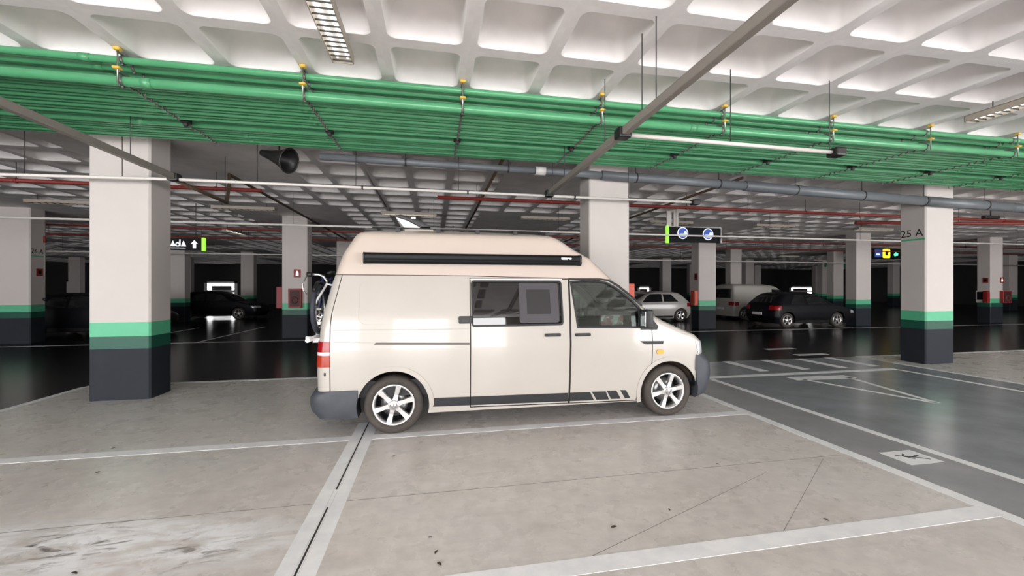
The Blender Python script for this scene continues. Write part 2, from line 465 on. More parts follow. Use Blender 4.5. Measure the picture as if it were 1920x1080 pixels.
def solid_rect(x, y):
    """the column head that covers this cell, if any"""
    for k in range(-5, 8):
        cx = COLX + CW/2 + CSP*k
        for r in range(-2, 6):
            cy = COLY + CD/2 + CSP*r
            if abs(x-cx) < 1.67 + CELL/2 and abs(y-cy) < 2.55: return cx-1.67, cx+1.67
    return None
cells = []
i0, i1 = math.floor((XL-RX0)/CELL), math.ceil((XR-RX0)/CELL)
j0, j1 = math.floor((YF-RY0)/CELL)+1, math.ceil((YB-RY0)/CELL)-1
heads = MB()
sy_, cy_ = math.sin(YAW), math.cos(YAW)
def framed(x, y, z):
    d = x*sy_ + y*cy_
    if d < 0.4: return None
    u = FPX*(x*cy_ - y*sy_)/d; v = FPX*(z-1.65)/d
    return (abs(u) < 1010 and abs(v) < 640), d
for i in range(i0+1, i1-1):
    for j in range(j0, j1):
        cx = RX0 + (i+0.5)*CELL; cy = RY0 + (j+0.5)*CELL
        s = solid_rect(cx, cy); a, b = cx-CELL/2, cx+CELL/2
        if s:
            if a >= s[0]-0.01 and b <= s[1]+0.01: w0, w1 = a, a
            elif a < s[0]: w0, w1 = a, s[0]
            else: w0, w1 = s[1], b
            if w1-w0 < 0.2:
                v = [heads.bm.verts.new((x, y, ZC)) for x, y in ((a, cy-CELL/2), (a, cy+CELL/2), (b, cy+CELL/2), (b, cy-CELL/2))]; heads.bm.faces.new(v); continue
            v = [heads.bm.verts.new((x, y, ZC)) for x, y in ((max(a, s[0]) if a < s[0] else a, cy-CELL/2), (max(a, s[0]) if a < s[0] else a, cy+CELL/2), (b if a < s[0] else s[1], cy+CELL/2), (b if a < s[0] else s[1], cy-CELL/2))]; heads.bm.faces.new(v)
            cells.append(((w0+w1)/2, cy, (w1-w0)/CELL))
        else: cells.append((cx, cy, 1.0))
bmesh.ops.remove_doubles(heads.bm, verts=heads.bm.verts, dist=0.001)
hm = heads.mesh('column_heads'); 
for p in hm.polygons:
    if p.normal.z > 0: p.flip()
obj('column_heads', hm, M_CAP, ceiling)['label'] = 'flat grey solid slab areas around the columns'
ranked = []
for c in cells:
    f = framed(c[0], c[1], ZC)
    ranked.append((0 if (f and f[0]) else 1, f[1] if f else 99, c))
ranked.sort(key=lambda t: (t[0], t[1]))
for _, _, (x, y, s) in ranked[:300]:
    o = obj('coffer', near, None, ceiling, loc=(x, y, ZC)); o.scale = (s, 1, 1)
def joined(name, items, src):
    co = [tuple(v.co) for v in src.vertices]; fs = [tuple(p.vertices) for p in src.polygons]
    mi = [p.material_index for p in src.polygons]; V, F, MI = [], [], []
    for x, y, s in items:
        n = len(V); V += [(a*s+x, b+y, c+ZC) for a, b, c in co]; F += [tuple(k+n for k in f) for f in fs]; MI += mi
    me = bpy.data.meshes.new(name); me.from_pydata(V, [], F); me.materials.append(M_CEIL); me.materials.append(M_RIB)
    me.polygons.foreach_set('material_index', MI); me.polygons.foreach_set('use_smooth', [m == 0 for m in MI]); me.update()
    return obj(name, me, None, ceiling, kind='stuff', label='further square coffers of the waffle ceiling')
rest = [t[2] for t in ranked[300:]]
joined('coffer_field', [c for c in rest if c[1] < 24], mid)
joined('coffer_field', [c for c in rest if c[1] >= 24], far)

# walls
wall_back = MB()
gaps = [(-34.2, -33.2, 0.2, 2.45), (-22.6, -19.6, 0.2, 2.35), (-12.2, -11.4, 0.9, 2.2), (24.4, 26.2, 0.3, 1.9), (46.1, 49.8, 0.5, 1.9)]
xs = XL
for a, b, z0, z1 in gaps:
    wall_back.box((xs, YB, 0), (a, YB+0.3, ZC+0.5)); wall_back.box((a, YB, 0), (b, YB+0.3, z0)); wall_back.box((a, YB, z1), (b, YB+0.3, ZC+0.5)); xs = b
wall_back.box((xs, YB, 0), (XR, YB+0.3, ZC+0.5))
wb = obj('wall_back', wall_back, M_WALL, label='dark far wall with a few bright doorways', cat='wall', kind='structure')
for a, b, z0, z1 in gaps:
    fr = MB(); fr.box((a, YB-0.05, z0), (a+0.28, YB+0.1, z1)); fr.box((b-0.28, YB-0.05, z0), (b, YB+0.1, z1)); fr.box((a, YB-0.05, z1-0.22), (b, YB+0.1, z1))
    fr.box((a+0.28, YB, z0+(z1-z0)*0.45), (b-0.28, YB+0.08, z0+(z1-z0)*0.58))
    obj('doorway_frame', fr, M_WHITE, wb)
    q = (b-a)*.17
    obj('doorway_blocker', bxm((a+q+.1, YB+.12, 0), (b-q-.1, YB+.2, z1-(z1-z0)*.22)), M_WALL, wb)  # dark panel added to block most of the daylight in the opening
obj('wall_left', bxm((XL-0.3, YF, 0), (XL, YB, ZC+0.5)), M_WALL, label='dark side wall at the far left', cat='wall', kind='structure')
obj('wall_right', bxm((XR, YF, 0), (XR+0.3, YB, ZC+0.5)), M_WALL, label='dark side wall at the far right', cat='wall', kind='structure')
fw = MB(); xs = XL
OPEN = [(-21, -11.5), (-10.5, -3.2), (-1.75, 0.65), (1.7, 3.3), (9.6, 17.5), (18.5, 29)]  # outer gates made wide to let daylight in; middle ones follow the van's reflections
for a, b in OPEN:
    fw.box((xs, YF-0.3, 0), (a, YF, ZC+0.7)); fw.box((a, YF-0.3, 3.95), (b, YF, ZC+0.7)); xs = b
fw.box((xs, YF-0.3, 0), (XR, YF, ZC+0.7))
obj('wall_front', fw, M_FACADE, label='unseen street front behind the viewer with gates widened for daylight', cat='wall', kind='structure')
for k, (a, b) in enumerate(OPEN):
    ld = bpy.data.lights.new('daylight_portal', 'AREA'); ld.shape = 'RECTANGLE'; ld.size = b-a; ld.size_y = 3.95
    ld.cycles.is_portal = True
    lo = bpy.data.objects.new('daylight_portal', ld); COL.objects.link(lo)
    lo.location = ((a+b)/2, YF-0.15, 1.975); lo.rotation_euler = (math.pi/2, 0, 0)

# ------------------------------------------------------------------ columns
def shaft(z0, z1, g=0.0, ch=0.022):
    w_, d_ = CW/2+g, CD/2+g
    p = [(-w_+ch, -d_), (w_-ch, -d_), (w_, -d_+ch), (w_, d_-ch), (w_-ch, d_), (-w_+ch, d_), (-w_, d_-ch), (-w_, -d_+ch)]
    return MB().prism(p, z0, z1, 'xy').mesh('shaft')
SH = [('shaft', shaft(1.145, ZC), M_COL), ('green_band', shaft(0.937, 1.145, 0.001), M_GRN), ('dark_green_band', shaft(0.755, 0.937, 0.001), M_DGRN), ('grey_base', shaft(0.0, 0.755, 0.001), M_BASE)]
for _, me, m in SH: me.materials.append(m)
ROWN = ['front row', 'second row', 'third row', 'fourth row', 'fifth row']
def kname(k):
    n = k-2
    if n == 0: return 'in line with the 25 A column'
    w_ = ['', 'one bay', 'two bays', 'three bays', 'four bays', 'five bays', 'six bays'][abs(n)]
    return w_ + (' right' if n > 0 else ' left') + ' of the 25 A line'
special = {(0, 0): 'large white column with green and grey base, left of the van', (1, 0): 'white column rising behind the nose of the van', (2, 0): 'white column marked 25 A with green and grey base',
           (-1, 1): 'white column at far left with 26 A lettering', (0, 1): 'white column carrying the red hydrant cabinet, left of the van'}
COLS = {}
for r in range(0, 5):
    for k in range(-3, 7):
        x = COLX + CW/2 + CSP*k; y = COLY + CD/2 + CSP*r
        if (k, r) == (1, 1): continue                  # no column stands in the cross lane here
        f = framed(x, y, 1.6)
        if not (f and f[0]): continue
        c = empty('column', (x, y, 0), 0, special.get((k, r), 'white column with green band, %s, %s' % (ROWN[r], kname(k))), 'column', 'columns of the hall', 'structure')
        for n, me, m in SH: obj(n, me, None, c)
        COLS[(k, r)] = c

# lettering on columns
tm = text_mesh('25 A', 0.225); c = COLS[(2, 0)]
obj('lettering', tm, M_TEXT, c, loc=(-CW/2-0.004, 0.235, 2.79), rot=(math.pi/2, 0, -math.pi/2))
obj('underline', bxm((-CW/2-0.006, -0.235, 2.70), (-CW/2+0.002, 0.215, 2.738)), M_GRN, c)
c = COLS[(-1, 1)]
tm = text_mesh('26 A', 0.2)
obj('lettering', tm, M_TEXT, c, loc=(CW/2+0.004, -0.22, 2.70), rot=(math.pi/2, 0, math.pi/2))
obj('underline', bxm((CW/2-0.002, -0.22, 2.60), (CW/2+0.006, 0.22, 2.635)), M_GRN, c)

# ================================================================== LOFTED VEHICLE BODIES
class Loft:
    """a vehicle body: plan outlines stacked by height; tables give rear, front and half width by height"""
    def __init__(s, xr, xf, w, r=0.11, bowf=0.12, bowr=0.04):
        s.XR, s.XF, s.W = lerp_table(xr), lerp_table(xf), soft(lerp_table(w))
        s.r, s.bowf, s.bowr = r, bowf, bowr
    def outline(s, z, off=0.0, ns=36):
        w = s.W(z)+off; xr = s.XR(z)-off; xf = s.XF(z)+off; r = min(s.r, w*0.6)
        h = []
        for i in range(6):
            y = (w-r)*i/6; h.append((xr - s.bowr*(1-(i/6)**2), y))
        for i in range(6):
            t = math.pi - (math.pi/2)*i/5; h.append((xr+r+r*math.cos(t), w-r+r*math.sin(t)))
        for i in range(1, ns): h.append((xr+r + (xf-xr-2*r)*i/ns, w))
        for i in range(6):
            t = math.pi/2 - (math.pi/2)*i/5; h.append((xf-r+r*math.cos(t), w-r+r*math.sin(t)))
        for i in range(5, -1, -1):
            y = (w-r)*i/6; h.append((xf + s.bowf*(1-(i/6)**2), y))
        return h + [(x, -y) for x, y in h[-2:0:-1]]
    def bm(s, zs, off=0.0, bm=None, flip=False, mi=0, ns=36):
        bm = bm or bmesh.new(); R = []
        for z in zs: R.append([bm.verts.new((x, y, z)) for x, y in s.outline(z, off, ns)])
        n = len(R[0]); F = []
        for A, B in zip(R, R[1:]):
            for i in range(n): F.append(bm.faces.new((A[i], A[(i+1)%n], B[(i+1)%n], B[i])))
        F.append(bm.faces.new(R[0][::-1])); F.append(bm.faces.new(R[-1]))
        bmesh.ops.recalc_face_normals(bm, faces=F)
        for f in F: f.material_index = mi
        if flip: bmesh.ops.reverse_faces(bm, faces=F)
        return bm
    def side(s, poly, out, inn, sgn=-1):
        """thin shell piece that follows the body side inside the polygon (x, z)"""
        xs = [p[0] for p in poly]; zs = [p[1] for p in poly]
        x0, x1, z0, z1 = min(xs)-0.02, max(xs)+0.02, min(zs)-0.02, max(zs)+0.02
        n = max(2, int((z1-z0)/0.03)); bm = bmesh.new(); A, B = [], []
        for i in range(n+1):
            z = z0+(z1-z0)*i/n; wo = (s.W(z)+out)*sgn; wi = (s.W(z)+inn)*sgn
            A.append([bm.verts.new((x0, wo, z)), bm.verts.new((x1, wo, z))]); B.append([bm.verts.new((x0, wi, z)), bm.verts.new((x1, wi, z))])
        for i in range(n):
            bm.faces.new((A[i][0], A[i][1], A[i+1][1], A[i+1][0])); bm.faces.new((B[i][0], B[i+1][0], B[i+1][1], B[i][1]))
            for e in (0, 1): bm.faces.new((A[i][e], A[i+1][e], B[i+1][e], B[i][e]))
        bm.faces.new((A[0][0], A[0][1], B[0][1], B[0][0])); bm.faces.new((A[n][0], A[n][1], B[n][1], B[n][0]))
        bmesh.ops.recalc_face_normals(bm, faces=bm.faces)
        me = bpy.data.meshes.new('s'); bm.to_mesh(me); bm.free()
        wmax = 1.3
        pr = MB().prism(poly, sgn*0.2, sgn*wmax).mesh()
        return smooth(boolean(me, pr, 'INTERSECT'), 0.5)
def frange(a, b, st):
    n = max(1, round(abs(b-a)/st)); return [a+(b-a)*i/n for i in range(n+1)]
def to_mesh(bm, mats=()):
    me = bpy.data.meshes.new('body'); bm.to_mesh(me); bm.free()
    for m in mats: me.materials.append(m)
    return me
def cutter(mb, mats, mi):
    me = mb.mesh('cut')
    for m in mats: me.materials.append(m)
    for p in me.polygons: p.material_index = mi
    return me

def wheel(parent, x, y, z, R, wd, sgn, spokes=6, rimr=0.235, turn=0.26, rim_m=M_RIM, emblem=True, simple=False):
    """sgn: which way the outer face looks along y"""
    o = y
    t = MB(); a, b = o - sgn*wd, o
    t.lathe([(rimr+0.005, a), (R-0.05, a), (R-0.012, a+sgn*0.02), (R, a+sgn*0.05), (R, b-sgn*0.045), (R-0.012, b-sgn*0.018), (R-0.04, b), (rimr+0.03, b-sgn*0.004), (rimr+0.012, b-sgn*0.012), (rimr-0.004, b-sgn*0.03), (rimr-0.004, a+sgn*0.02)], 'y', 40, (x, 0, z), close=True)
    w_ = obj('wheel', t, M_TYRE, parent)
    w_['label'] = 'road wheel with dusty tyre'
    rm = MB().lathe([(rimr, b-sgn*0.02), (rimr-0.006, b-sgn*0.012), (rimr-0.022, b-sgn*0.016), (rimr-0.03, b-sgn*0.05), (rimr-0.034, b-sgn*0.14), (rimr-0.005, b-sgn*0.15)], 'y', 40, (x, 0, z), close=True)
    obj('rim', rm, rim_m, w_)
    if simple:
        obj('brake_disc', MB().lathe([(0.001, b-sgn*0.10), (rimr-0.04, b-sgn*0.10), (rimr-0.04, b-sgn*0.115), (0.001, b-sgn*0.115)], 'y', 24, (x, 0, z)), M_DSTEEL, w_)
    else:
        obj('brake_disc', MB().lathe([(0.03, b-sgn*0.11), (0.15, b-sgn*0.11), (0.15, b-sgn*0.13), (0.03, b-sgn*0.13)], 'y', 32, (x, 0, z), close=True), M_DISC, w_)
        obj('wheel_back', MB().lathe([(0.001, b-sgn*0.145), (rimr-0.03, b-sgn*0.145), (rimr-0.03, b-sgn*0.155), (0.001, b-sgn*0.155)], 'y', 24, (x, 0, z)), M_RUB, w_)
    for k in range(spokes):
        th = turn + 2*math.pi*k/spokes; d = Vector((math.cos(th), 0, math.sin(th))); q = Vector((-math.sin(th), 0, math.cos(th)))
        bm = bmesh.new(); base = Vector((x, 0, z)); ring = []
        for rad, hw, dep in ((0.045, 0.034, 0.018), (0.11, 0.026, 0.022), (rimr-0.02, 0.036 if not simple else 0.03, 0.014)):
            y0 = b - sgn*dep; y1 = b - sgn*(dep+0.035)
            ring.append([bm.verts.new(base + d*rad + q*e*hw*kk + Vector((0, yy, 0))) for e, yy, kk in ((-1, y0, 0.8), (1, y0, 0.8), (1, y1, 1.0), (-1, y1, 1.0))])
        for A, B in zip(ring, ring[1:]):
            for i in range(4): bm.faces.new((A[i], A[(i+1)%4], B[(i+1)%4], B[i]))
        bm.faces.new(ring[0]); bm.faces.new(ring[-1]); bmesh.ops.recalc_face_normals(bm, faces=bm.faces)
        obj('spoke', to_mesh(bm), rim_m, w_)
    obj('hub_cap', MB().lathe([(0.001, b-sgn*0.006), (0.03, b-sgn*0.007), (0.042, b-sgn*0.012), (0.058, b-sgn*0.016), (0.062, b-sgn*0.05)], 'y', 28, (x, 0, z)), rim_m, w_)
    if emblem:
        em = MB().torus(0.036, 0.003, 'y', (x, b-sgn*0.008, z), 24, 6)
        for pts in (((-0.018, 0.03), (0, 0.002), (0.018, 0.03)), ((-0.032, 0.014), (-0.016, -0.03), (0, -0.006), (0.016, -0.03), (0.032, 0.014))):
            for p, q_ in zip(pts, pts[1:]): em.tube((x+p[0], b-sgn*0.006, z+p[1]), (x+q_[0], b-sgn*0.006, z+q_[1]), 0.0028, 5)
        obj('emblem', em, M_DISC, w_)
    return w_

# ------------------------------------------------------------------ the camper van
VX, VY = -0.444, 4.73 + 0.952
van = empty('camper_van', (VX, VY, 0), 0, 'cream high-roof camper van with black awning and six-spoke alloy wheels', 'van')
VT = Loft(
    [(.22,-.78),(.5,-.815),(.73,-.82),(1.07,-.80),(1.215,-.79),(1.37,-.765),(1.698,-.69),(2.044,-.585),(2.267,-.46),(2.32,-.41),(2.345,-.34),(2.362,-.2),(2.372,0.1)],
    [(.22,3.78),(.5,3.86),(.80,3.90),(.94,3.89),(.987,3.86),(1.043,3.80),(1.072,3.73),(1.15,3.54),(1.228,3.36),(1.283,3.26),(1.426,3.07),(1.555,2.93),(1.806,2.65),(2.023,2.43),(2.131,2.23),(2.279,2.02),(2.32,1.94),(2.345,1.8),(2.362,1.6),(2.372,1.3)],
    [(.2,.905),(.30,.925),(.45,.938),(.85,.953),(.99,.952),(1.03,.945),(1.32,.915),(1.9,.80),(2.2,.725),(2.28,.695),(2.325,.65),(2.35,.55),(2.365,.42),(2.375,.25)])
ZL = frange(.22, .96, .04) + frange(.97, 1.25, .012) + frange(1.27, 2.22, .04) + [2.25, 2.28, 2.30, 2.315, 2.33, 2.342, 2.352, 2.36, 2.367, 2.372]
VM = (M_VAN, M_VIN, M_RUB)
b = VT.bm(ZL); VT.bm([.40] + frange(.46, 2.30, .06), -0.045, b, flip=True, mi=1)
body = to_mesh(b, VM)
P_SLW = rrect(0.875, 1.995, 1.195, 1.742, 0.04)                                   # sliding door window
P_FRW = [(2.115,1.728),(2.30,1.738),(2.50,1.735),(2.60,1.712),(2.70,1.658),(2.81,1.58),(2.92,1.485),(3.005,1.40),(3.01,1.30),(2.995,1.158),(2.60,1.162),(2.175,1.170)]
body = boolean(body, cutter(MB().prism(P_SLW, -1.3, 1.3).prism(P_FRW, -1.3, 1.3), VM, 2), 'DIFFERENCE')
P_WSC = [(-.70,1.27),(.70,1.27),(.66,1.45),(.60,1.70),(-.60,1.70),(-.66,1.45)]
body = boolean(body, cutter(MB().prism(P_WSC, 2.35, 3.9, 'yz'), VM, 2), 'DIFFERENCE')
P_RWN = [(-.62,1.25),(.62,1.25),(.56,1.70),(-.56,1.70)]
body = boolean(body, cutter(MB().prism(P_RWN, -1.2, -.45, 'yz'), VM, 2), 'DIFFERENCE')
AR = 0.392
arch = MB()
for ax in (0.0, 3.40):
    for s in (-1, 1): arch.prism([(ax+AR*math.cos(t), 0.325+AR*math.sin(t)) for t in [2*math.pi*i/48 for i in range(48)]], s*0.45, s*1.3)
body = boolean(body, cutter(arch, VM, 2), 'DIFFERENCE')
def take(body, poly, y0, y1, gap=0.004):
    part = boolean(body, cutter(MB().prism(inset(poly, gap/2), y0, y1), VM, 2), 'INTERSECT')
    rest = boolean(body, cutter(MB().prism(inset(poly, -gap/2), y0, y1), VM, 2), 'DIFFERENCE')
    return part, rest
P_ROOF = [(-1.5,1.806),(-.565,1.800),(.859,1.794),(1.31,1.784),(2.05,1.772),(2.62,1.758),(4,1.75),(4,3),(-1.5,3)]
roof, body = take(body, P_ROOF, -1.4, 1.4, 0.008)
P_TAIL = [(-1.5,.515),(-.666,.515),(-.668,1.21),(-.657,1.37),(-.565,1.80),(-.5,1.96),(-.5,2.6),(-1.5,2.6)]
tailgate, body = take(body, P_TAIL, -1.4, 1.4, 0.008)
P_SLD = [(.862,.262),(2.058,.244),(2.085,1.757),(.866,1.766)]
slide, body = take(body, P_SLD, -1.4, -0.4, 0.011)
P_FRD = [(2.070,.244),(2.955,.232),(2.972,.40),(3.03,.55),(3.155,.70),(3.160,1.12),(3.13,1.33),(3.05,1.445),(2.87,1.60),(2.73,1.70),(2.62,1.745),(2.097,1.757)]
fdoor, body = take(body, P_FRD, -1.4, -0.4, 0.011)
fdoor2, body = take(body, P_FRD, 0.4, 1.4, 0.011)
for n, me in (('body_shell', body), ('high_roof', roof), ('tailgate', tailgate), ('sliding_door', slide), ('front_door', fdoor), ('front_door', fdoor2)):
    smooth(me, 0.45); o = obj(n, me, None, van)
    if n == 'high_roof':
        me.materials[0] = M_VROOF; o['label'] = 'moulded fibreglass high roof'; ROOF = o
    if n == 'sliding_door': SLD = o
    if n == 'front_door' and me is fdoor: FRD = o
    if n == 'tailgate': TGT = o
# glazing
obj('window_pane', VT.side(inset(P_SLW, -0.01), -0.010, -0.016), G_DARK, SLD)
obj('window_pane', VT.side(inset(P_FRW, -0.01), -0.010, -0.016), G_CLEAR, FRD)
obj('window_pane', VT.side(inset(P_FRW, -0.01), -0.010, -0.016, 1), G_CLEAR, van)
obj('window_pane', VT.side(inset(P_SLW, -0.01), -0.010, -0.016, 1), G_DARK, van)
zs = frange(1.2, 1.76, .04)
gl = VT.bm(zs, -0.010, ns=12); gl = to_mesh(gl); gin = VT.bm(zs, -0.017, ns=12); gin = to_mesh(gin)
def skin(poly, d0, d1):
    a = boolean(gl, MB().prism(poly, d0, d1, 'yz').mesh(), 'INTERSECT')
    bm = bmesh.new(); bm.from_mesh(a)
    lim = 2.9 if d0 > 0 else 0
    kill = [f for f in bm.faces if abs(f.normal.x) > 0.995 or abs(f.normal.z) > 0.99 or abs(f.normal.y) > 0.97]
    bmesh.ops.delete(bm, geom=kill, context='FACES'); return smooth(to_mesh(bm), 0.6)
obj('windscreen', skin(inset(P_WSC, -0.012), 2.3, 3.95), G_CLEAR, van)
obj('rear_window', skin(inset(P_RWN, -0.012), -1.2, -.40), G_DARK, TGT)
def ring_patch(poly, wd, out, inn, sgn=-1):
    a = VT.side(poly, out, inn, sgn)
    return smooth(boolean(a, MB().prism(inset(poly, wd), -1.4, 1.4).mesh(), 'DIFFERENCE'), 0.5)
obj('window_seal', ring_patch(P_SLW, 0.022, 0.004, -0.02), M_RUB, SLD)
obj('window_seal', ring_patch(inset(P_FRW, -0.012), 0.022, 0.004, -0.02), M_RUB, FRD)
obj('window_trim', VT.side([(.87,1.745),(2.0,1.747),(2.0,1.762),(.87,1.762)], 0.006, -0.005), mat('pale_trim', (.82,.80,.76), .3), SLD)
obj('drip_rail', VT.side([(2.09,1.752),(2.50,1.757),(2.61,1.738),(2.74,1.668),(2.90,1.543),(3.04,1.42),(3.05,1.432),(2.91,1.56),(2.75,1.69),(2.62,1.758),(2.50,1.774),(2.09,1.772)], 0.010, -0.01), M_RUB, van)
# sliding pane unit in the side window
PF = rrect(1.452, 1.945, 1.232, 1.715, 0.03); PI = rrect(1.546, 1.838, 1.334, 1.632, 0.008)
fr = boolean(VT.side(PF, -0.002, -0.009), MB().prism(PI, -1.4, 1.4).mesh(), 'DIFFERENCE')
obj('sliding_pane_frame', smooth(fr, .5), M_GAUGE, SLD)
obj('sliding_pane_screen', VT.side(PI, -0.005, -0.009), M_GAUGE2, SLD)
# rear quarter: shallow pressed panel, slide rail, belt crease
obj('pressed_panel', ring_patch(rrect(-.385, .835, 1.235, 1.735, 0.09, 6), 0.010, 0.0035, -0.004), M_VAN, van)
obj('seam_shade_strip', VT.side([(-.655,1.182),(.85,1.170),(.85,1.178),(-.655,1.190)], 0.003, -0.004), mat('seam_shadow', (.42,.39,.35), .5), van)  # thin strips tinted as the shade of the body seam and crease
obj('seam_shade_strip', VT.side([(-.655,1.050),(-.21,1.040),(-.21,1.046),(-.655,1.056)], 0.002, -0.004), MATS['seam_shadow'], van)
obj('slide_rail', VT.side([(-.21,1.020),(.852,.992),(.852,1.016),(-.19,1.043)], 0.004, -0.006), mat('rail_dark', (.10,.085,.07), .5), van)
for s in (-1, 1):
    for ax in (0.0, 3.40):
        a0, a1 = (-14, 194) if ax == 0 else (10, 196)
        pts = [(ax+(AR+.055)*math.cos(math.radians(t)), .325+(AR+.055)*math.sin(math.radians(t))) for t in frange(a0, a1, 6)] + [(ax+(AR+.002)*math.cos(math.radians(t)), .325+(AR+.002)*math.sin(math.radians(t))) for t in frange(a1, a0, 6)]
        if ax == 0: pts = [p for p in pts if p[1] > .27]
        if s < 0 or ax == 0: obj('wheel_arch', VT.side(pts, 0.008, -0.006, s), M_VAN, van)
        ln = MB().lathe([(AR+.004, s*0.93), (AR+.004, s*0.50), (0.05, s*0.50)], 'y', 40, (ax, 0, 0.325), cap=False); me = ln.mesh('liner')
        bm = bmesh.new(); bm.from_mesh(me); bmesh.ops.delete(bm, geom=[f for f in bm.faces if f.calc_center_median().z < 0.27], context='FACES'); bm.to_mesh(me); bm.free()
        obj('wheel_well', me, M_MUD, van)
# sill stripe and slanted blocks
obj('sill_stripe', VT.side([(.436,.291),(.858,.285),(.858,.388),(.436,.393)], 0.004, -0.004), M_STRIPE, van)
obj('sill_stripe', VT.side([(.866,.285),(2.053,.268),(2.049,.374),(.866,.388)], 0.004, -0.004), M_STRIPE, SLD)
obj('sill_stripe', VT.side([(2.076,.268),(2.388,.264),(2.334,.370),(2.073,.374)], 0.004, -0.004), M_STRIPE, FRD)
for q in ([(2.423,.266),(2.586,.262),(2.537,.369),(2.354,.373)], [(2.612,.268),(2.743,.264),(2.678,.372),(2.552,.376)], [(2.800,.267),(2.872,.265),(2.806,.373),(2.730,.376)]):
    obj('stripe_block', VT.side(q, 0.004, -0.004), M_STRIPE, FRD)
obj('side_fin', VT.side([(3.02,.962),(3.06,.942),(3.30,.940),(3.31,.978),(2.99,.984)], 0.009, -0.004), M_RUB, van)
obj('side_indicator', VT.side(rrect(3.215, 3.31, .812, .872, .027), 0.014, -0.004), M_AMB, van)
# handles
def handle(x0, x1, z0, z1, p, grip=True):
    y0 = -VT.W((z0+z1)/2)
    o = obj('door_handle', MB().box((x0, y0-0.030, z0), (x1, y0+0.01, z1)).mesh('h', 0.012, 3), M_BLACK, p)
    if grip: obj('grip', MB().box((x0+.25*(x1-x0), y0-.034, z0+.3*(z1-z0)), (x1-.3*(x1-x0), y0-.028, z1-.35*(z1-z0))), M_DSTEEL, o)
handle(.728, .885, 1.238, 1.322, van); handle(1.751, 1.95, 1.066, 1.103, SLD); handle(2.135, 2.332, 1.062, 1.097, FRD)
obj('keyhole', VT.side(rrect(-.728, -.708, .690, .730, .008), 0.003, -0.004), M_BLACK, TGT)
# lights
shl = VT.bm(frange(.6, 1.2, .04), 0.008, ns=12); shl = to_mesh(shl)
def lens(poly, y0, y1, m, name, parent):
    o = obj(name, smooth(boolean(shl, MB().prism(poly, y0, y1).mesh(), 'INTERSECT'), .5), m, parent); return o
for s in (-1, 1):
    y0, y1 = sorted((s*0.80, s*1.2))
    t = lens([(-1.1,.95),(-.668,.95),(-.668,1.064),(-1.1,1.064)], y0, y1, M_TRED, 'tail_light', van)
    lens([(-1.1,.915),(-.668,.915),(-.668,.95),(-1.1,.95)], y0, y1, M_TWHT, 'reversing_lens', t)
    lens([(-1.1,.787),(-.668,.787),(-.668,.915),(-1.1,.915)], y0, y1, M_TORG, 'indicator_lens', t)
    y0, y1 = sorted((s*0.45, s*1.2))
    lens([(3.765,.965),(3.80,.81),(4.2,.81),(4.2,.94),(3.9,.97)], y0, y1, M_HEADL, 'headlight', van)
lens([(3.8,.82),(4.2,.82),(4.2,.93),(3.8,.93)], -.44, .44, M_RUB, 'grille', van)
# bumpers
BP = Loft([(.21,-.82),(.30,-.885),(.40,-.90),(.47,-.895),(.51,-.85),(.525,-.80)], [(.22,3.83),(.28,3.97),(.40,4.02),(.55,4.05),(.68,4.035),(.76,3.97),(.81,3.92)],
          [(.2,.93),(.27,.955),(.40,.972),(.66,.968),(.78,.955),(.81,.945)], r=0.16, bowf=0.13, bowr=0.05)
bp = to_mesh(BP.bm([.214, .24, .27, .30, .34, .40, .45, .49, .512, .522]))
rb = boolean(bp, MB().prism([(-1.5,.2),(-.378,.2),(-.378,.6),(-1.5,.6)], -1.4, 1.4).mesh(), 'INTERSECT')
rb = boolean(rb, arch_me := MB().prism([(AR*math.cos(t), .325+AR*math.sin(t)) for t in [2*math.pi*i/48 for i in range(48)]], -1.4, 1.4).mesh(), 'DIFFERENCE')
obj('rear_bumper', smooth(rb, .5), M_BUMP, van)
bp = to_mesh(BP.bm([.225, .25, .28, .34, .40, .46, .52, .58, .64, .69, .73, .77, .80]))
fb = boolean(bp, MB().prism([(3.79,.2),(4.5,.2),(4.5,.9),(3.765,.9),(3.765,.6)], -1.4, 1.4).mesh(), 'INTERSECT')
fb = boolean(fb, MB().prism([(3.40+AR*math.cos(t), .325+AR*math.sin(t)) for t in [2*math.pi*i/48 for i in range(48)]], -1.4, 1.4).mesh(), 'DIFFERENCE')
obj('front_bumper', smooth(fb, .5), M_BUMP, van)
# mirrors
for s in (-1, 1):
    base = [(3.018,1.39),(3.105,1.33),(3.245,1.165),(3.225,1.122),(3.005,1.126)]
    o = obj('door_mirror', VT.side(base, 0.014, -0.01, s), M_RUB, van)
    y = VT.W(1.25)
    mb = MB().box((2.99, y+.03, 1.15), (3.09, y+.19, 1.385)); me = mb.mesh('mh', 0.035, 3)
    for v in me.vertices: v.co.y *= s
    bm = bmesh.new(); bm.from_mesh(me); bmesh.ops.recalc_face_normals(bm, faces=bm.faces); bm.to_mesh(me); bm.free()
    obj('mirror_housing', smooth(me, .6), M_BLACK, o)
    a = MB().tube((3.10, s*(y-.02), 1.19), (3.08, s*(y+.10), 1.19), 0.022, 8); obj('mirror_arm', a, M_BLACK, o)
    obj('mirror_glass', MB().box((2.984, min(s*(y+.05), s*(y+.17)), 1.175), (2.992, max(s*(y+.05), s*(y+.17)), 1.36)), mat('mirror', (.12,.125,.13), .05, metal=1), o)
# wheels
for ax in (0.0, 3.40):
    for s in (-1, 1): wheel(van, ax, s*0.925, 0.328, 0.328, 0.225, s, turn=0.27 if ax == 0 else 0.20)
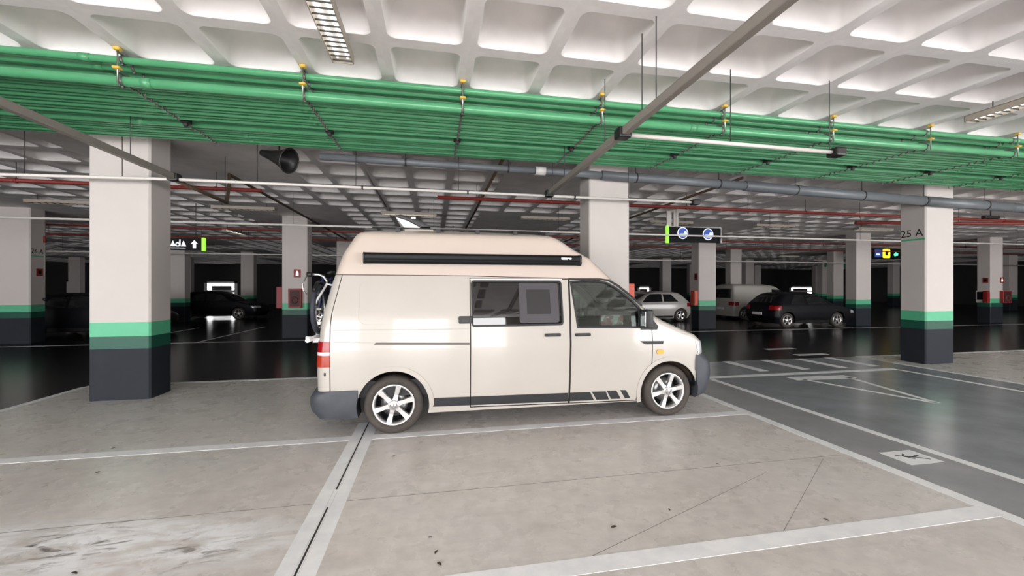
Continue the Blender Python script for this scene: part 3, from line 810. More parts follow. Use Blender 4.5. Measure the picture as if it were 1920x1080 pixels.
# underbody, cabin
obj('underbody', bxm((-.6, -.7, .20), (3.7, .7, .40)), M_RUB, van)
obj('dashboard', MB().prism([(2.72,.6),(2.66,1.02),(2.80,1.13),(3.30,1.16),(3.30,.6)], -.84, .84).mesh('d', 0.03, 2), M_VIN, van)
sw = MB().torus(0.19, 0.016, 'x', (0,0,0), 28, 8); sw.box((-.01,-.18,-.02),(.01,.18,.02)); sw.box((-.01,-.02,-.18),(.01,.02,.0))
o = obj('steering_wheel', sw, M_BLACK, van, loc=(2.56, 0.42, 1.10)); o.rotation_euler = (0, 0.55, 0)
def seat(x, y, name='seat', wd=.5):
    s_ = MB().box((x, y-wd/2, .62), (x+.5, y+wd/2, .80)).mesh('s', 0.05, 3); o = obj(name, smooth(s_, .7), M_VIN, van)
    m = MB().box((x-.06, y-wd/2, .75), (x+.09, y+wd/2, 1.40), Matrix.Rotation(-0.2, 3, 'Y'), (x, y, .8)).mesh('b', 0.05, 3); obj('backrest', smooth(m, .7), M_VIN, o)
    m = MB().box((x-.19, y-.13, 1.43), (x-.09, y+.13, 1.62)).mesh('hr', 0.04, 3); obj('headrest', smooth(m, .7), M_VIN, o)
seat(2.0, -.45); seat(2.0, .45); seat(.95, -.1, wd=.45); seat(.95, .4, wd=.45)
obj('cabin_floor', bxm((-.6, -.86, .42), (2.8, .86, .60)), M_VIN, van)
obj('cabinet_side', bxm((-.4, .45, .6), (.75, .72, 1.55), .01), M_VIN, van)
# roof awning box and roof fittings
ay, az0, az1 = -0.885, 1.928, 2.054
ap = [(-.72,az0+.005),(-.86,az0),(-.883,az0+.02),(-.888,az0+.045),(-.880,az0+.05),(-.884,az0+.055),(-.887,az0+.10),(-.875,az1-.008),(-.85,az1),(-.70,az1)]
o = obj('awning_case', smooth(MB().prism(ap, -.318, 2.215, 'yz').mesh('aw', 0.003, 1), .6), mat('awning_black', (.007,.007,.008), .4, spec=.2), van)
o['label'] = 'long black roll-out awning case'
for x0, x1 in ((-.335, -.318), (2.215, 2.243)):
    obj('end_cap', MB().prism(inset(ap, -0.004), x0, x1, 'yz').mesh('ec', 0.004, 1), M_BLACK, o)
lg = MB().prism([(1.98,2.022),(2.045,2.022),(2.06,1.998),(1.982,1.998)], -.892, -.886).prism([(2.05,2.02),(2.11,2.02),(2.108,2.008),(2.055,2.008)], -.892, -.886).prism([(2.085,2.009),(2.108,2.009),(2.104,2.000),(2.085,2.000)], -.892, -.886)
obj('maker_mark', lg, M_SWHITE, o)
rl = MB().tube((-.28, -.56, 2.378), (1.8, -.56, 2.374), 0.009, 8)
o = obj('roof_rail', rl, M_DSTEEL, van)
for x in (0.02, .50, .98, 1.46, 1.88): obj('rail_foot', bxm((x-.025, -.60, 2.325), (x+.025, -.55, 2.372)), M_BLACK, o)
hl = MB().prism([(-.046,2.574),(.028,2.586),(.168,2.563),(.288,2.515),(.406,2.434),(.274,2.432),(.107,2.520),(-.034,2.556)], -.32, .32).mesh('lid', 0.008, 2)
o = obj('roof_hatch', smooth(hl, .6), M_BLACK, van); o['label'] = 'tilted open black roof hatch with white underside'
obj('hatch_lining', MB().prism([(-.036,2.553),(.105,2.514),(.270,2.430),(.266,2.40),(.09,2.40)], -.315, .315).mesh('hu', 0.006, 1), M_WHITE, o)
obj('hatch_base', bxm((.08, -.34, 2.34), (.44, .34, 2.402), .012), M_VROOF, o)
obj('maker_mark', MB().box((.16, -.328, 2.535), (.215, -.318, 2.553)), M_SWHITE, o)
# rear carrier
o = MB()
for y in (-.35, .35):
    o.path([(-.78, y, 1.10), (-.86, y, 1.02), (-1.08, y, 1.05)], 0.018); o.path([(-.70, y, 1.66), (-.84, y, 1.70), (-.98, y, 1.45), (-.95, y, 1.08)], 0.016)
o.tube((-.95, -.75, 1.06), (-.95, .75, 1.06), 0.025)
obj('bike_carrier', o, M_WHITE, van)
obj('carrier_clamp', MB().box((-.93, -.62, 1.02), (-.78, -.52, 1.07)), M_WHITE, van)

# printed bag on the dashboard shelf
mb = MB().box((2.62, -.60, 1.150), (2.94, -.52, 1.29)).mesh('bag', 0.02, 2)
for v in mb.vertices: v.co.x += VX; v.co.y += VY
obj('printed_bag', smooth(mb, .7), M_PRINT, None, 'small printed foil bag standing on the van dashboard', 'bag')

# ------------------------------------------------------------------ bicycle on the rear carrier
bx = VX - 0.925
bk = empty('bicycle', (bx, VY, 1.09), 0, 'dark bicycle strapped upright to the rear of the van', 'bicycle')
R = 0.275; fz = R+.03
for y in (-.36, .58):
    w_ = obj('wheel', MB().torus(R, 0.030, 'x', (0, y, fz), 40, 10), mat('bike_tyre', (.035,.04,.055), .6), bk)
    obj('rim', MB().torus(R-.033, 0.012, 'x', (0, y, fz), 40, 6), M_STEEL, w_)
    for k in range(14):
        t = 2*math.pi*k/14; obj('spoke', MB().tube((0, y, fz), (0.0, y+(R-.03)*math.cos(t), fz+(R-.03)*math.sin(t)), 0.0025, 4), M_STEEL, w_)
    obj('hub', MB().tube((-.05, y, fz), (.05, y, fz), 0.02), M_STEEL, w_)
fr = MB()
for p, q in (((0, .14, fz-.03), (0, .26, fz+.40)), ((0, .14, fz-.03), (0, -.20, fz+.34)), ((0, .25, fz+.36), (0, -.22, fz+.38)), ((0, .14, fz-.03), (0, .58, fz)), ((0, .25, fz+.36), (0, .58, fz)), ((0, -.20, fz+.42), (0, -.36, fz))): fr.tube(p, q, 0.018, 8)
obj('frame', fr, mat('bike_blue', (.02,.025,.09), .35), bk)
obj('saddle', MB().ball((0, .28, fz+.46), .06, .13, .03), M_BLACK, bk)
hb = obj('handlebar', MB().path([(.075, -.30, fz+.29), (.07, -.31, fz+.34), (.04, -.32, fz+.395), (-.02, -.32, fz+.42), (-.10, -.32, fz+.42)], 0.014), M_RIM, bk)
obj('grip', MB().tube((-.09, -.32, fz+.42), (-.15, -.32, fz+.42), 0.030), M_BLACK, hb)
obj('brake_lever', MB().path([(-.15, -.34, fz+.40), (-.19, -.36, fz+.30), (-.18, -.36, fz+.22), (-.14, -.36, fz+.18)], 0.008), M_STEEL, hb)
cr = obj('crank', MB().tube((-.06, .14, fz-.03), (-.06, .04, fz-.20), 0.012), M_STEEL, bk)
obj('pedal', bxm((-.16, -.02, fz-.22), (-.06, .07, fz-.18)), M_STEEL, cr)
obj('mudguard', MB().path([(0, -.36+(R+.05)*math.cos(t), fz+(R+.05)*math.sin(t)) for t in frange(.4, 2.4, .2)], 0.02), M_BLACK, bk)

# ================================================================== CEILING SERVICES
# ------------------------------------------------------------------ green pipe rack
rack = empty('pipe_rack', (0, 4.78, 3.7), 0, 'rack of many parallel green pipes hung under the ceiling', 'pipe rack')
def rx(p): return (p[0], p[1]-4.78, p[2]-3.7)
PX0, PX1 = -13.0, 24.0
pipes = []
for i in range(11): pipes.append((4.80 + 0.165*i, 3.955, 0.036))                        # upper layer
pipes.append((4.80, 3.742, 0.047))
for i in range(9): pipes.append((4.935 + 0.098*i, 3.762, 0.024 if i % 2 else 0.031))
for i in range(7): pipes.append((5.985 + 0.098*i, 3.775, 0.040 if i == 0 else (0.032 if i % 2 else 0.025)))
pm = {}
for y, z, r in pipes:
    if r not in pm:
        m_ = MB(); n = 12
        m_.tube((PX0, 0, 0), (PX1, 0, 0), r, n)
        for k in range(5):                                             # socket joints along the run
            x = PX0 + 3.1 + 6.2*k + 9*(r % 0.01)*60 % 3
            m_.tube((x, 0, 0), (x+0.09, 0, 0), r*1.13, n)
        pm[r] = m_.mesh('pipe'); pm[r].materials.append(M_PIPE)
    obj('pipe', pm[r], None, rack, loc=rx((0, y, z)))
rl_up = MB().box((-.015, -.05, 4.0-3.7), (.015, 1.90, 4.03-3.7)).mesh('rail'); rl_lo = MB().box((-.015, -.05, .103), (.015, 1.87, .133)).mesh('rail')
rods = [MB().tube((0, y, -.02 if y < 0 else .03), (0, y, ZC-3.7), 0.007, 6).mesh('rod') for y in (-.055, 1.075, 1.88)]
cap_up = MB().box((-.032, -.085, .315), (.032, -.025, .345)).mesh('cap', 0.008, 1); cap_lo = MB().box((-.034, -.09, .125), (.034, -.03, .15)).mesh('cap', 0.008, 1)
clm = MB()
for y, z, r in pipes:
    clm.tube((-.013, y-4.78, z-3.7), (.013, y-4.78, z-3.7), r+.006, 12)
    clm.box((-.010, y-4.78-.012, z-3.7-r-.018), (.010, y-4.78+.012, z-3.7-r))
clm = clm.mesh('clamps')
brk = MB().box((-.05, 1.03, .04), (.05, 1.13, .10)).box((-.025, 1.06, .0), (.025, 1.10, .05)).mesh('bracket', .006, 1)
for me, m in ((rl_up, M_STEEL), (rl_lo, M_STEEL), *[(q, M_STEEL) for q in rods], (cap_up, M_YEL), (cap_lo, M_YEL), (clm, mat('clamp_steel', (.20, .19, .18), .4, metal=.7)), (brk, M_DSTEEL)): me.materials.append(m)
for k in range(-6, 12):
    x = RX0 - 0.02 + 2*CELL*k
    r0 = obj('hanger_rail', rl_up, None, rack, loc=(x, 0, 0)); obj('yellow_end_cap', cap_up, None, r0)
    r1 = obj('hanger_rail', rl_lo, None, rack, loc=(x, 0, 0)); obj('yellow_end_cap', cap_lo, None, r1)
    obj('clamps', clm, None, r1, kind='stuff'); [obj('hanger_rod', q, None, r1) for q in rods]; obj('bracket', brk, None, r1)

# ------------------------------------------------------------------ grey drain pipe
dr = empty('drain_pipe', (-2.0, 6.85, 3.72), 0, 'sloping grey drain pipe running behind the green pipes', 'pipe')
pts = [(-1.75, 3.712), (1.72, 3.678), (2.94, 3.663), (5.86, 3.610), (10.24, 3.495), (12.64, 3.45), (22, 3.25)]
rad = [0.055, 0.062, 0.08, 0.095, 0.10, 0.10]
for (a, b), r in zip(zip(pts, pts[1:]), rad):
    obj('pipe_length', MB().tube((a[0]+2, 0, a[1]-3.72), (b[0]+2, 0, b[1]-3.72), r, 18), M_DRAIN, dr)
def dz(x):
    for a, b in zip(pts, pts[1:]):
        if a[0] <= x <= b[0]: return a[1]+(b[1]-a[1])*(x-a[0])/(b[0]-a[0])
def drad(x):
    for (a, b), r in zip(zip(pts, pts[1:]), rad):
        if a[0] <= x <= b[0]: return r
obj('coupling', MB().tube((1.72+2, 0, dz(1.72)-3.72), (1.90+2, 0, dz(1.9)-3.72), .075, 18), M_DRAINW, dr)
for x in (-0.45, 1.25, 3.6, 5.3, 7.0, 8.6, 10.2, 11.9, 13.6):
    cl = obj('pipe_clip', MB().tube((x+2-.012, 0, dz(x)-3.72), (x+2+.012, 0, dz(x)-3.72), drad(x)+.008, 16), M_DSTEEL, dr)
    obj('clip_rod', MB().tube((x+2, 0, dz(x)-3.72+drad(x)), (x+2, 0, ZC-3.72), .006, 6), M_DSTEEL, cl)

# ------------------------------------------------------------------ horn loudspeaker
hn = empty('horn_speaker', (-2.29, 6.94, 3.66), 0, 'black horn loudspeaker under the slab beside the left column', 'loudspeaker')
ax_ = Vector((0.86, -0.36, -0.30)).normalized(); rot = Vector((0, 0, 1)).rotation_difference(ax_).to_euler()
obj('horn', MB().lathe([(.02, -.46), (.05, -.44), (.075, -.27), (.12, -.10), (.185, .07), (.195, .085), (.188, .09), (.11, -.03), (.05, -.15), (.001, -.16)], 'z', 28), M_BLACK, hn, rot=rot)
obj('rim', MB().torus(.190, .010, 'z', (0, 0, .085), 28, 8), M_DSTEEL, hn, rot=rot)
obj('bracket', MB().tube((-.1, .06, .05), (-.1, .06, ZC-3.68), .012, 8), M_DSTEEL, hn)

# ------------------------------------------------------------------ red fire mains
def red_main(x0, x1, y, z, label, r=0.04):
    t = empty('fire_main', (x0, y, z), 0, label, 'pipe')
    obj('pipe_length', MB().tube((0, 0, 0), (x1-x0, 0, 0), r, 12), M_RED, t)
    n = int((x1-x0)/1.7)
    for k in range(1, n+1):
        x = (x1-x0)*(k-.5)/n
        obj('sprinkler_drop' if k % 2 else 'pipe_clip', MB().tube((x, 0, -r-.05), (x, 0, -r), .014, 8) if k % 2 else MB().tube((x-.02, 0, 0), (x+.02, 0, 0), r+.008, 12), M_RED, t)
        obj('clip_rod', MB().tube((x, 0, r), (x, 0, ZC-z), .006, 6), M_DSTEEL, t)
red_main(0.08, 34, 9.37, 3.70, 'red fire main running right above the van nose')
red_main(-24, -3.56, 9.42, 3.70, 'red fire main ending just right of the left column')
red_main(-24, 34, 15.9, 3.72, 'thin red fire main beyond the second row of columns', .03)
red_main(-24, 40, 18.7, 3.72, 'deepest thin red fire main near the dark bays', .03)

# ------------------------------------------------------------------ ducts and conduits
def conduit(pts, r, m, label, rods=(), joints=(), ends=(), name='conduit'):
    t = empty(name, pts[0], 0, label, 'conduit'); o0 = Vector(pts[0])
    obj('tube', MB().path([Vector(p)-o0 for p in pts], r, 10), m, t)
    for p in rods: obj('hanger_rod', MB().tube(Vector(p)-o0, Vector((p[0], p[1], ZC))-o0, .005, 6), M_DSTEEL, t)
    for p in joints: obj('clip', MB().tube(Vector(p)-o0-Vector((.012, 0, 0)), Vector(p)-o0+Vector((.012, 0, 0)), r+.008, 10), M_DSTEEL, t)
    for p in ends:
        q = Vector(p)-o0; obj('junction_box', MB().box(q-Vector((.07, .07, .05)), q+Vector((.07, .07, .05))).mesh('j', .02, 2), M_BLACK, t)
    return t
Zt = 3.225
conduit([(1.95, 3.95, 3.245), (4.54, 3.95, Zt)], .022, M_COND, 'short white conduit stub in front of the green pipes', [(3.2, 3.95, Zt), (4.5, 3.95, Zt)], [], [(4.60, 3.95, Zt)])
conduit([(-14, 6.74, 3.17), (-5.785, 6.74, 3.19), (-3.7, 6.74, 3.228), (4.66, 6.74, Zt)], .022, M_COND, 'white conduit crossing in front of the left column', [(x, 6.74, 3.22) for x in (-8.2, -5.5, -4.35, -2.6, -1.2, .4, 2.0, 3.4)], [(x, 6.74, Zt) for x in (-1.1, .55, 2.4)], [(4.72, 6.74, Zt)])
conduit([(-22, 11.2, 3.24), (34, 11.2, 3.255)], .026, M_COND, 'white conduit passing in front of the black hanging sign', [(x, 11.2, 3.25) for x in (-14, -10.5, -7, -3.5, 0, 3.5, 7.2, 10.5, 14, 17.5, 21)], [])
conduit([(-30, 21.3, 3.26), (45, 21.3, 3.22)], .03, M_COND, 'lowest far white conduit across the dark aisle', [(x, 21.3, 3.25) for x in range(-28, 44, 6)], [])
def duct(x, y0, y1, z, label, ends=(), rods=()):
    t = empty('cable_duct', (x, y0, z), 0, label, 'duct')
    obj('channel', MB().box((-.036, 0, -.036), (.036, y1-y0, .036)).mesh('d', .006, 1), M_DUCT, t)
    obj('lid', MB().box((-.039, 0, .030), (.039, y1-y0, .040)).mesh('d', .003, 1), M_DUCT, t)
    for y in ends: obj('junction_box', MB().box((-.07, y-y0-.07, -.06), (.07, y-y0+.07, .05)).mesh('j', .02, 2), M_BLACK, t)
    for y in rods: obj('hanger_rod', MB().tube((0, y-y0, .04), (0, y-y0, ZC-z), .005, 6), M_DSTEEL, t)
duct(1.93, -4.0, 6.70, 3.26, 'taupe cable duct running overhead toward the van nose', [3.95, 6.70], [3.3, 3.55, 4.4, 5.87, 1.5])
duct(-3.70, -4.0, 6.74, 3.26, 'taupe cable duct slanting past the left column', [6.74], [5.87])
conduit([(-3.70, 6.80, 3.22), (-3.74, 8.36, 3.22), (-3.80, 8.60, 3.66), (-3.86, 8.72, 3.83), (-3.86, 20.0, 3.83)], .03, M_BROWN, 'brown kinked conduit going back from the left column', [(-3.74, 8.3, 3.22)], [])
conduit([(6.2, 7.3, 3.9), (6.2, 20, 3.9)], .03, M_BROWN, 'brown conduit right of the column behind the van')
conduit([(1.2, 7.0, 3.93), (1.2, 16, 3.93)], .03, M_BROWN, 'brown conduit above the van roof')
conduit([(-1.32, 7.0, 3.95), (-1.32, 12, 3.95)], .02, M_DUCT, 'thin grey conduit above the van hatch')
conduit([(12.2, 9.9, 3.57), (18.5, 8.9, 3.57), (26, 7.9, 3.57)], .045, M_RED, 'dark red branch pipe slanting right of the 25 A column')

# ------------------------------------------------------------------ light fittings
def lamp(x, y, z, L, along, label, lit=False, louvre=12, wd=.20):
    t = empty('light_fitting', (x, y, z), 0 if along == 'y' else -math.pi/2, label, 'ceiling lamp', 'louvred light fittings')
    h = L/2
    bd = MB(); bd.box((-wd/2, -h, .075), (wd/2, h, .085)); bd.box((-wd/2, -h, 0), (-wd/2+.008, h, .08)); bd.box((wd/2-.008, -h, 0), (wd/2, h, .08)); bd.box((-wd/2, -h, 0), (wd/2, -h+.008, .08)); bd.box((-wd/2, h-.008, 0), (wd/2, h, .08))
    obj('housing', bd, M_LAMPB, t)
    obj('reflector', MB().box((-wd/2+.009, -h+.009, .065), (wd/2-.009, h-.009, .074)), M_LAMPW, t)
    for s in (-1, 1): obj('fluorescent_tube', MB().tube((s*wd*.24, -h+.03, .045), (s*wd*.24, h-.03, .045), .013, 8), M_TUBEON if lit else M_TUBE, t)
    me = bxm((-wd/2+.009, -.002, .003), (wd/2-.009, .002, .018)); me.materials.append(M_DSTEEL)
    for k in range(louvre):
        obj('louvre_blade', me, None, t, loc=(0, -h+L*(k+.5)/louvre, 0))
    for q in (-h*.7, h*.7): obj('hanger_rod', MB().tube((0, q, .085), (0, q, ZC-z), .006, 6), M_DSTEEL, t)
    return t
lamp(-.875, 3.50, 3.86, 1.52, 'y', 'bright louvred light fitting at the top edge left of centre', True, 20, .20)
lamp(7.05, 3.45, 3.86, 1.52, 'y', 'taupe light fitting over the lane at the right edge', True, 20, .20)
for x, lit, lb in ((-9.45, False, 'unlit light fitting left of the left column'), (-5.2, False, 'unlit light fitting just right of the left column'), (-.72, True, 'glowing light fitting above the van roof hatch'), (3.5, False, 'unlit light fitting beside the column behind the van'),
                   (7.9, False, 'unlit light fitting right above the black hanging sign'), (12.0, False, 'unlit light fitting between sign and 25 A column'), (16.4, True, 'light fitting left of the 25 A lettering')):
    lamp(x, 12.62, 3.84, 1.62, 'x', lb, lit, 10, .20)
for x, y, lb in ((-7.6, 17.6, 'small glowing light above the arrow sign aisle'), (9.4, 27, 'dim lit tube fitting deep behind the white hatchback'), (24, 24.0, 'dim lit tube fitting deep behind the white van'), (30, 27, 'dim lit tube fitting at far right depth')):
    lamp(x, y, 3.8, 1.62, 'y' if x < 0 else 'x', lb, True, 4, .2)
for x, y, lb in ((7.05, 11.6, 'white twin bracket'),): pass

# ================================================================== SIGNS
def disc(r, y, n=24, c=(0, 0)): return MB().prism([(c[0]+r*math.cos(2*math.pi*i/n), c[1]+r*math.sin(2*math.pi*i/n)) for i in range(n)], y-.006, y)
sg = empty('hanging_sign', (7.14, 11.6, 3.09), 0, 'black hanging sign with two round blue pictograms', 'sign')
obj('panel', bxm((.06, -.03, 0), (1.88, .03, .47), .004), M_SIGN, sg)
fr = MB().box((.06, -.036, .47), (1.90, .036, .495)); fr.box((1.88, -.036, 0), (1.90, .036, .47)); obj('frame', fr, M_STEEL, sg)
obj('lime_end', bxm((-.02, -.045, -.04), (.06, .045, .50), .01), M_LIME, sg)
for cx, cz in ((.535, .285), (1.425, .270)):
    d = obj('pictogram_disc', disc(.185, -.031, 28, (cx, cz)), M_SWHITE, sg)
    obj('pictogram_field', disc(.160, -.037, 28, (cx, cz)), M_SBLUE, d)
    fg = MB().prism([(cx-.13, cz-.05), (cx-.10, cz-.02), (cx+.02, cz-.02), (cx+.06, cz+.07), (cx+.13, cz+.05), (cx+.14, cz-.03), (cx+.10, cz-.11), (cx-.10, cz-.11)], -.048, -.043)
    obj('pictogram_figure', fg, mat('figure_pale', (.6, .72, .85), .5, emit=(.6, .75, .95), estr=.3), d)
for x in (.0, .24): obj('hanger_plate', bxm((x, -.01, .50), (x+.16, .02, ZC-3.09)), M_COND, sg)

sg = empty('arrow_sign', (-7.9, 13.0, 2.71), 0, 'black sign with white letters and up arrow behind the left column', 'sign')
obj('panel', bxm((0, -.03, 0), (1.50, .03, .345), .004), M_SIGN, sg)
obj('lime_end', bxm((1.46, -.04, -.015), (1.54, .04, .36), .006), M_LIME, sg)
ar = MB().prism([(1.24, .06), (1.32, .06), (1.32, .18), (1.37, .18), (1.28, .29), (1.19, .18), (1.24, .18)], -.036, -.031); obj('arrow', ar, M_SWHITE, sg)
for x in (.74, 1.00): obj('letter', MB().prism([(x-.055, .11), (x+.075, .11), (x+.01, .27)], -.036, -.031), M_SWHITE, sg)
lt = MB().torus(.045, .014, 'y', (.865, -.034, .16), 20, 6); lt.box((.905, -.036, .11), (.935, -.031, .30)); obj('letter', lt, M_SWHITE, sg)
obj('underline', MB().box((.70, -.036, .055), (1.06, -.031, .07)), M_SWHITE, sg)
for x in (.2, 1.3): obj('hanger_rod', MB().tube((x, 0, .345), (x, 0, ZC-2.71), .008, 6), M_DSTEEL, sg)

sg = empty('pictogram_sign', (26.0, 20.0, 3.46), 0, 'dark hanging sign with blue, yellow and green lit pictograms', 'sign')
obj('panel', bxm((-.1, -.03, -.05), (1.95, .03, .58), .004), M_SIGN, sg)
obj('blue_square', bxm((.02, -.04, .05), (.50, -.03, .50)), M_SBLUE, sg); obj('blue_mark', bxm((.10, -.046, .16), (.38, -.04, .26)), M_SWHITE, sg)
obj('yellow_square', MB().prism(rrect(.60, 1.16, 0, .54, .08), -.04, -.03), M_SYEL, sg); obj('yellow_mark', bxm((.80, -.046, .15), (.96, -.04, .40)), M_SIGN, sg)
obj('green_mark', MB().prism([(1.42, .22), (1.56, .36), (1.76, .30), (1.74, .16), (1.5, .12)], -.04, -.03), M_SGRN, sg)
for x in (.2, 1.6): obj('hanger_rod', MB().tube((x, 0, .58), (x, 0, ZC-3.46), .01, 6), M_DSTEEL, sg)
sg = empty('exit_sign', (29.2, 26, 3.25), 0, 'glowing green emergency exit sign deep in the hall', 'sign')
obj('panel', bxm((0, -.02, 0), (1.9, .02, .36), .004), mat('exit_green', (.01, .12, .06), .4), sg)
obj('white_mark', MB().prism([(.15, .08), (.9, .08), (.8, .24), (.45, .30)], -.03, -.02), mat('exit_glow', (.6, .9, .75), .5, emit=(.6, 1, .8), estr=1.2), sg)
obj('arrow', MB().prism([(1.1, .2), (1.1, .28), (1.7, .28), (1.6, .10), (1.5, .2)], -.03, -.02), MATS['exit_glow'], sg)
for x in (.2, 1.6): obj('hanger_rod', MB().tube((x, 0, .36), (x, 0, ZC-3.25), .01, 6), M_DSTEEL, sg)

# ------------------------------------------------------------------ fire equipment
yB = COLY + CSP      # front face of the second column row
def hydrant(x0, x1, z0, z1, y, label, face='y'):
    t = empty('hydrant_cabinet', ((x0+x1)/2, y, z0), 0, label, 'hydrant cabinet', 'hydrant cabinets')
    w_, h_ = (x1-x0)/2, z1-z0
    bd = MB(); bd.box((-w_, -.14, 0), (w_, -.004, h_)); obj('cabinet', bd.mesh('c', .008, 1), M_SRED, t)
    obj('glass_door', bxm((-w_+.05, -.15, .05), (w_-.05, -.14, h_-.05)), M_DGLASS, t)
    obj('hose_reel', MB().torus(min(w_, h_/2)*.45, .03, 'y', (0, -.15, h_*.4), 20, 6), mat('hose_red', (.12, .03, .03), .7), t)
    return t
hydrant(-4.693, -4.30, .99, 1.632, yB, 'red glazed hydrant cabinet on the column left of the van')
hydrant(26.384, 26.9, .94, 1.523, yB, 'red hydrant cabinet on the rightmost second-row column')
def plate(x0, x1, z0, z1, y, label, mark=True):
    t = empty('fire_sign', ((x0+x1)/2, y, z0), 0, label, 'sign', 'red fire signs')
    w_, h_ = (x1-x0)/2, z1-z0
    obj('panel', bxm((-w_, -.012, 0), (w_, -.003, h_)), M_SRED, t)
    if mark: obj('mark', MB().prism([(-w_*.4, h_*.2), (w_*.4, h_*.2), (w_*.35, h_*.6), (0, h_*.85), (-w_*.35, h_*.6)], -.016, -.012), M_SWHITE, t)
plate(-4.563, -4.35, 2.005, 2.27, yB, 'small red fire sign above the hydrant cabinet')
plate(26.41, 26.65, 1.90, 2.157, yB, 'small red fire sign on the rightmost second-row column')
def extinguisher_box(x0, x1, y0, y1, z0, z1, label, m=M_SRED):
    t = empty('extinguisher_box', ((x0+x1)/2, (y0+y1)/2, z0), 0, label, 'extinguisher box', 'red extinguisher boxes')
    w_, d_, h_ = (x1-x0)/2, (y1-y0)/2, z1-z0
    obj('case', bxm((-w_, -d_, 0), (w_, d_, h_), .02), m, t)
    obj('lid', bxm((-w_+.015, -d_-.012, .05), (w_-.015, -d_, h_-.06), .004), m, t)
xk = lambda k: COLX + CSP*k
extinguisher_box(xk(0)-.20, xk(0)-.004, yB+.08, yB+.34, .97, 1.69, 'red extinguisher box on the left face of the hydrant column')
extinguisher_box(xk(1)+CW+.004, xk(1)+CW+.18, COLY+.14, COLY+.40, 1.03, 1.735, 'faded red extinguisher box on the column behind the van', M_ORED)
extinguisher_box(xk(2)-.16, xk(2)-.004, yB+.05, yB+.33, .95, 1.54, 'faded red extinguisher box on the column under the black sign', M_ORED)
extinguisher_box(xk(4)-.16, xk(4)-.004, yB+.02, yB+.20, .95, 1.52, 'red extinguisher box at the corner of the rightmost column', M_SRED)
extinguisher_box(xk(4)+CW+.004, xk(4)+CW+.20, yB+.1, yB+.36, .95, 1.50, 'red extinguisher box on the right face of the rightmost column', M_SRED)
t = empty('notice_frame', (xk(4)-.004, yB+.35, .95), 0, 'white framed dark notice on the rightmost column', 'notice')
obj('frame', bxm((-.05, -.14, 0), (0, .15, .58), .006), M_COND, t); obj('notice', bxm((-.056, -.10, .14), (-.05, .11, .52)), M_SIGN, t)
def side_plate(x, y0, y1, z0, z1, face, label, m=M_SRED):
    t = empty('fire_sign', (x, (y0+y1)/2, z0), 0, label, 'sign', 'red fire signs'); d = (y1-y0)/2
    a, b = sorted((face*.004, face*.014)); obj('panel', bxm((a, -d, 0), (b, d, z1-z0)), m, t)
    a, b = sorted((face*.014, face*.017)); obj('mark', MB().box((a, -d*.5, (z1-z0)*.25), (b, d*.5, (z1-z0)*.75)), M_SIGN, t)
side_plate(xk(-1)+CW, 14.86, 15.06, 2.02, 2.24, 1, 'red fire sign below the 26 A lettering')
side_plate(xk(2), 14.76, 14.94, 1.97, 2.25, -1, 'dark red fire sign on the column under the black sign')
side_plate(xk(4), 14.75, 14.95, 1.90, 2.13, -1, 'dark red fire sign above the framed notice')
t = empty('riser_pipe', (xk(-1)+CW+.03, 15.10, 1.3), 0, 'thin dark riser pipe down the far left column', 'pipe')
obj('tube', MB().tube((0, 0, 0), (0, 0, 2.4), .018, 8), M_DUCT, t); obj('valve', MB().ball((0, 0, 0), .05), M_BLACK, t); obj('red_union', MB().tube((0, 0, 1.75), (0, 0, 1.95), .03, 8), M_RED, t)
t = empty('dome_camera', (16.2, 9.2, 3.74), 0, 'small black surveillance camera right of the 25 A column', 'camera')
obj('body', MB().box((-.28, -.06, -.04), (.28, .06, .05)).mesh('b', .02, 2), M_BLACK, t); obj('stem', MB().tube((0, 0, .05), (0, 0, ZC-3.74), .015, 8), M_BLACK, t)

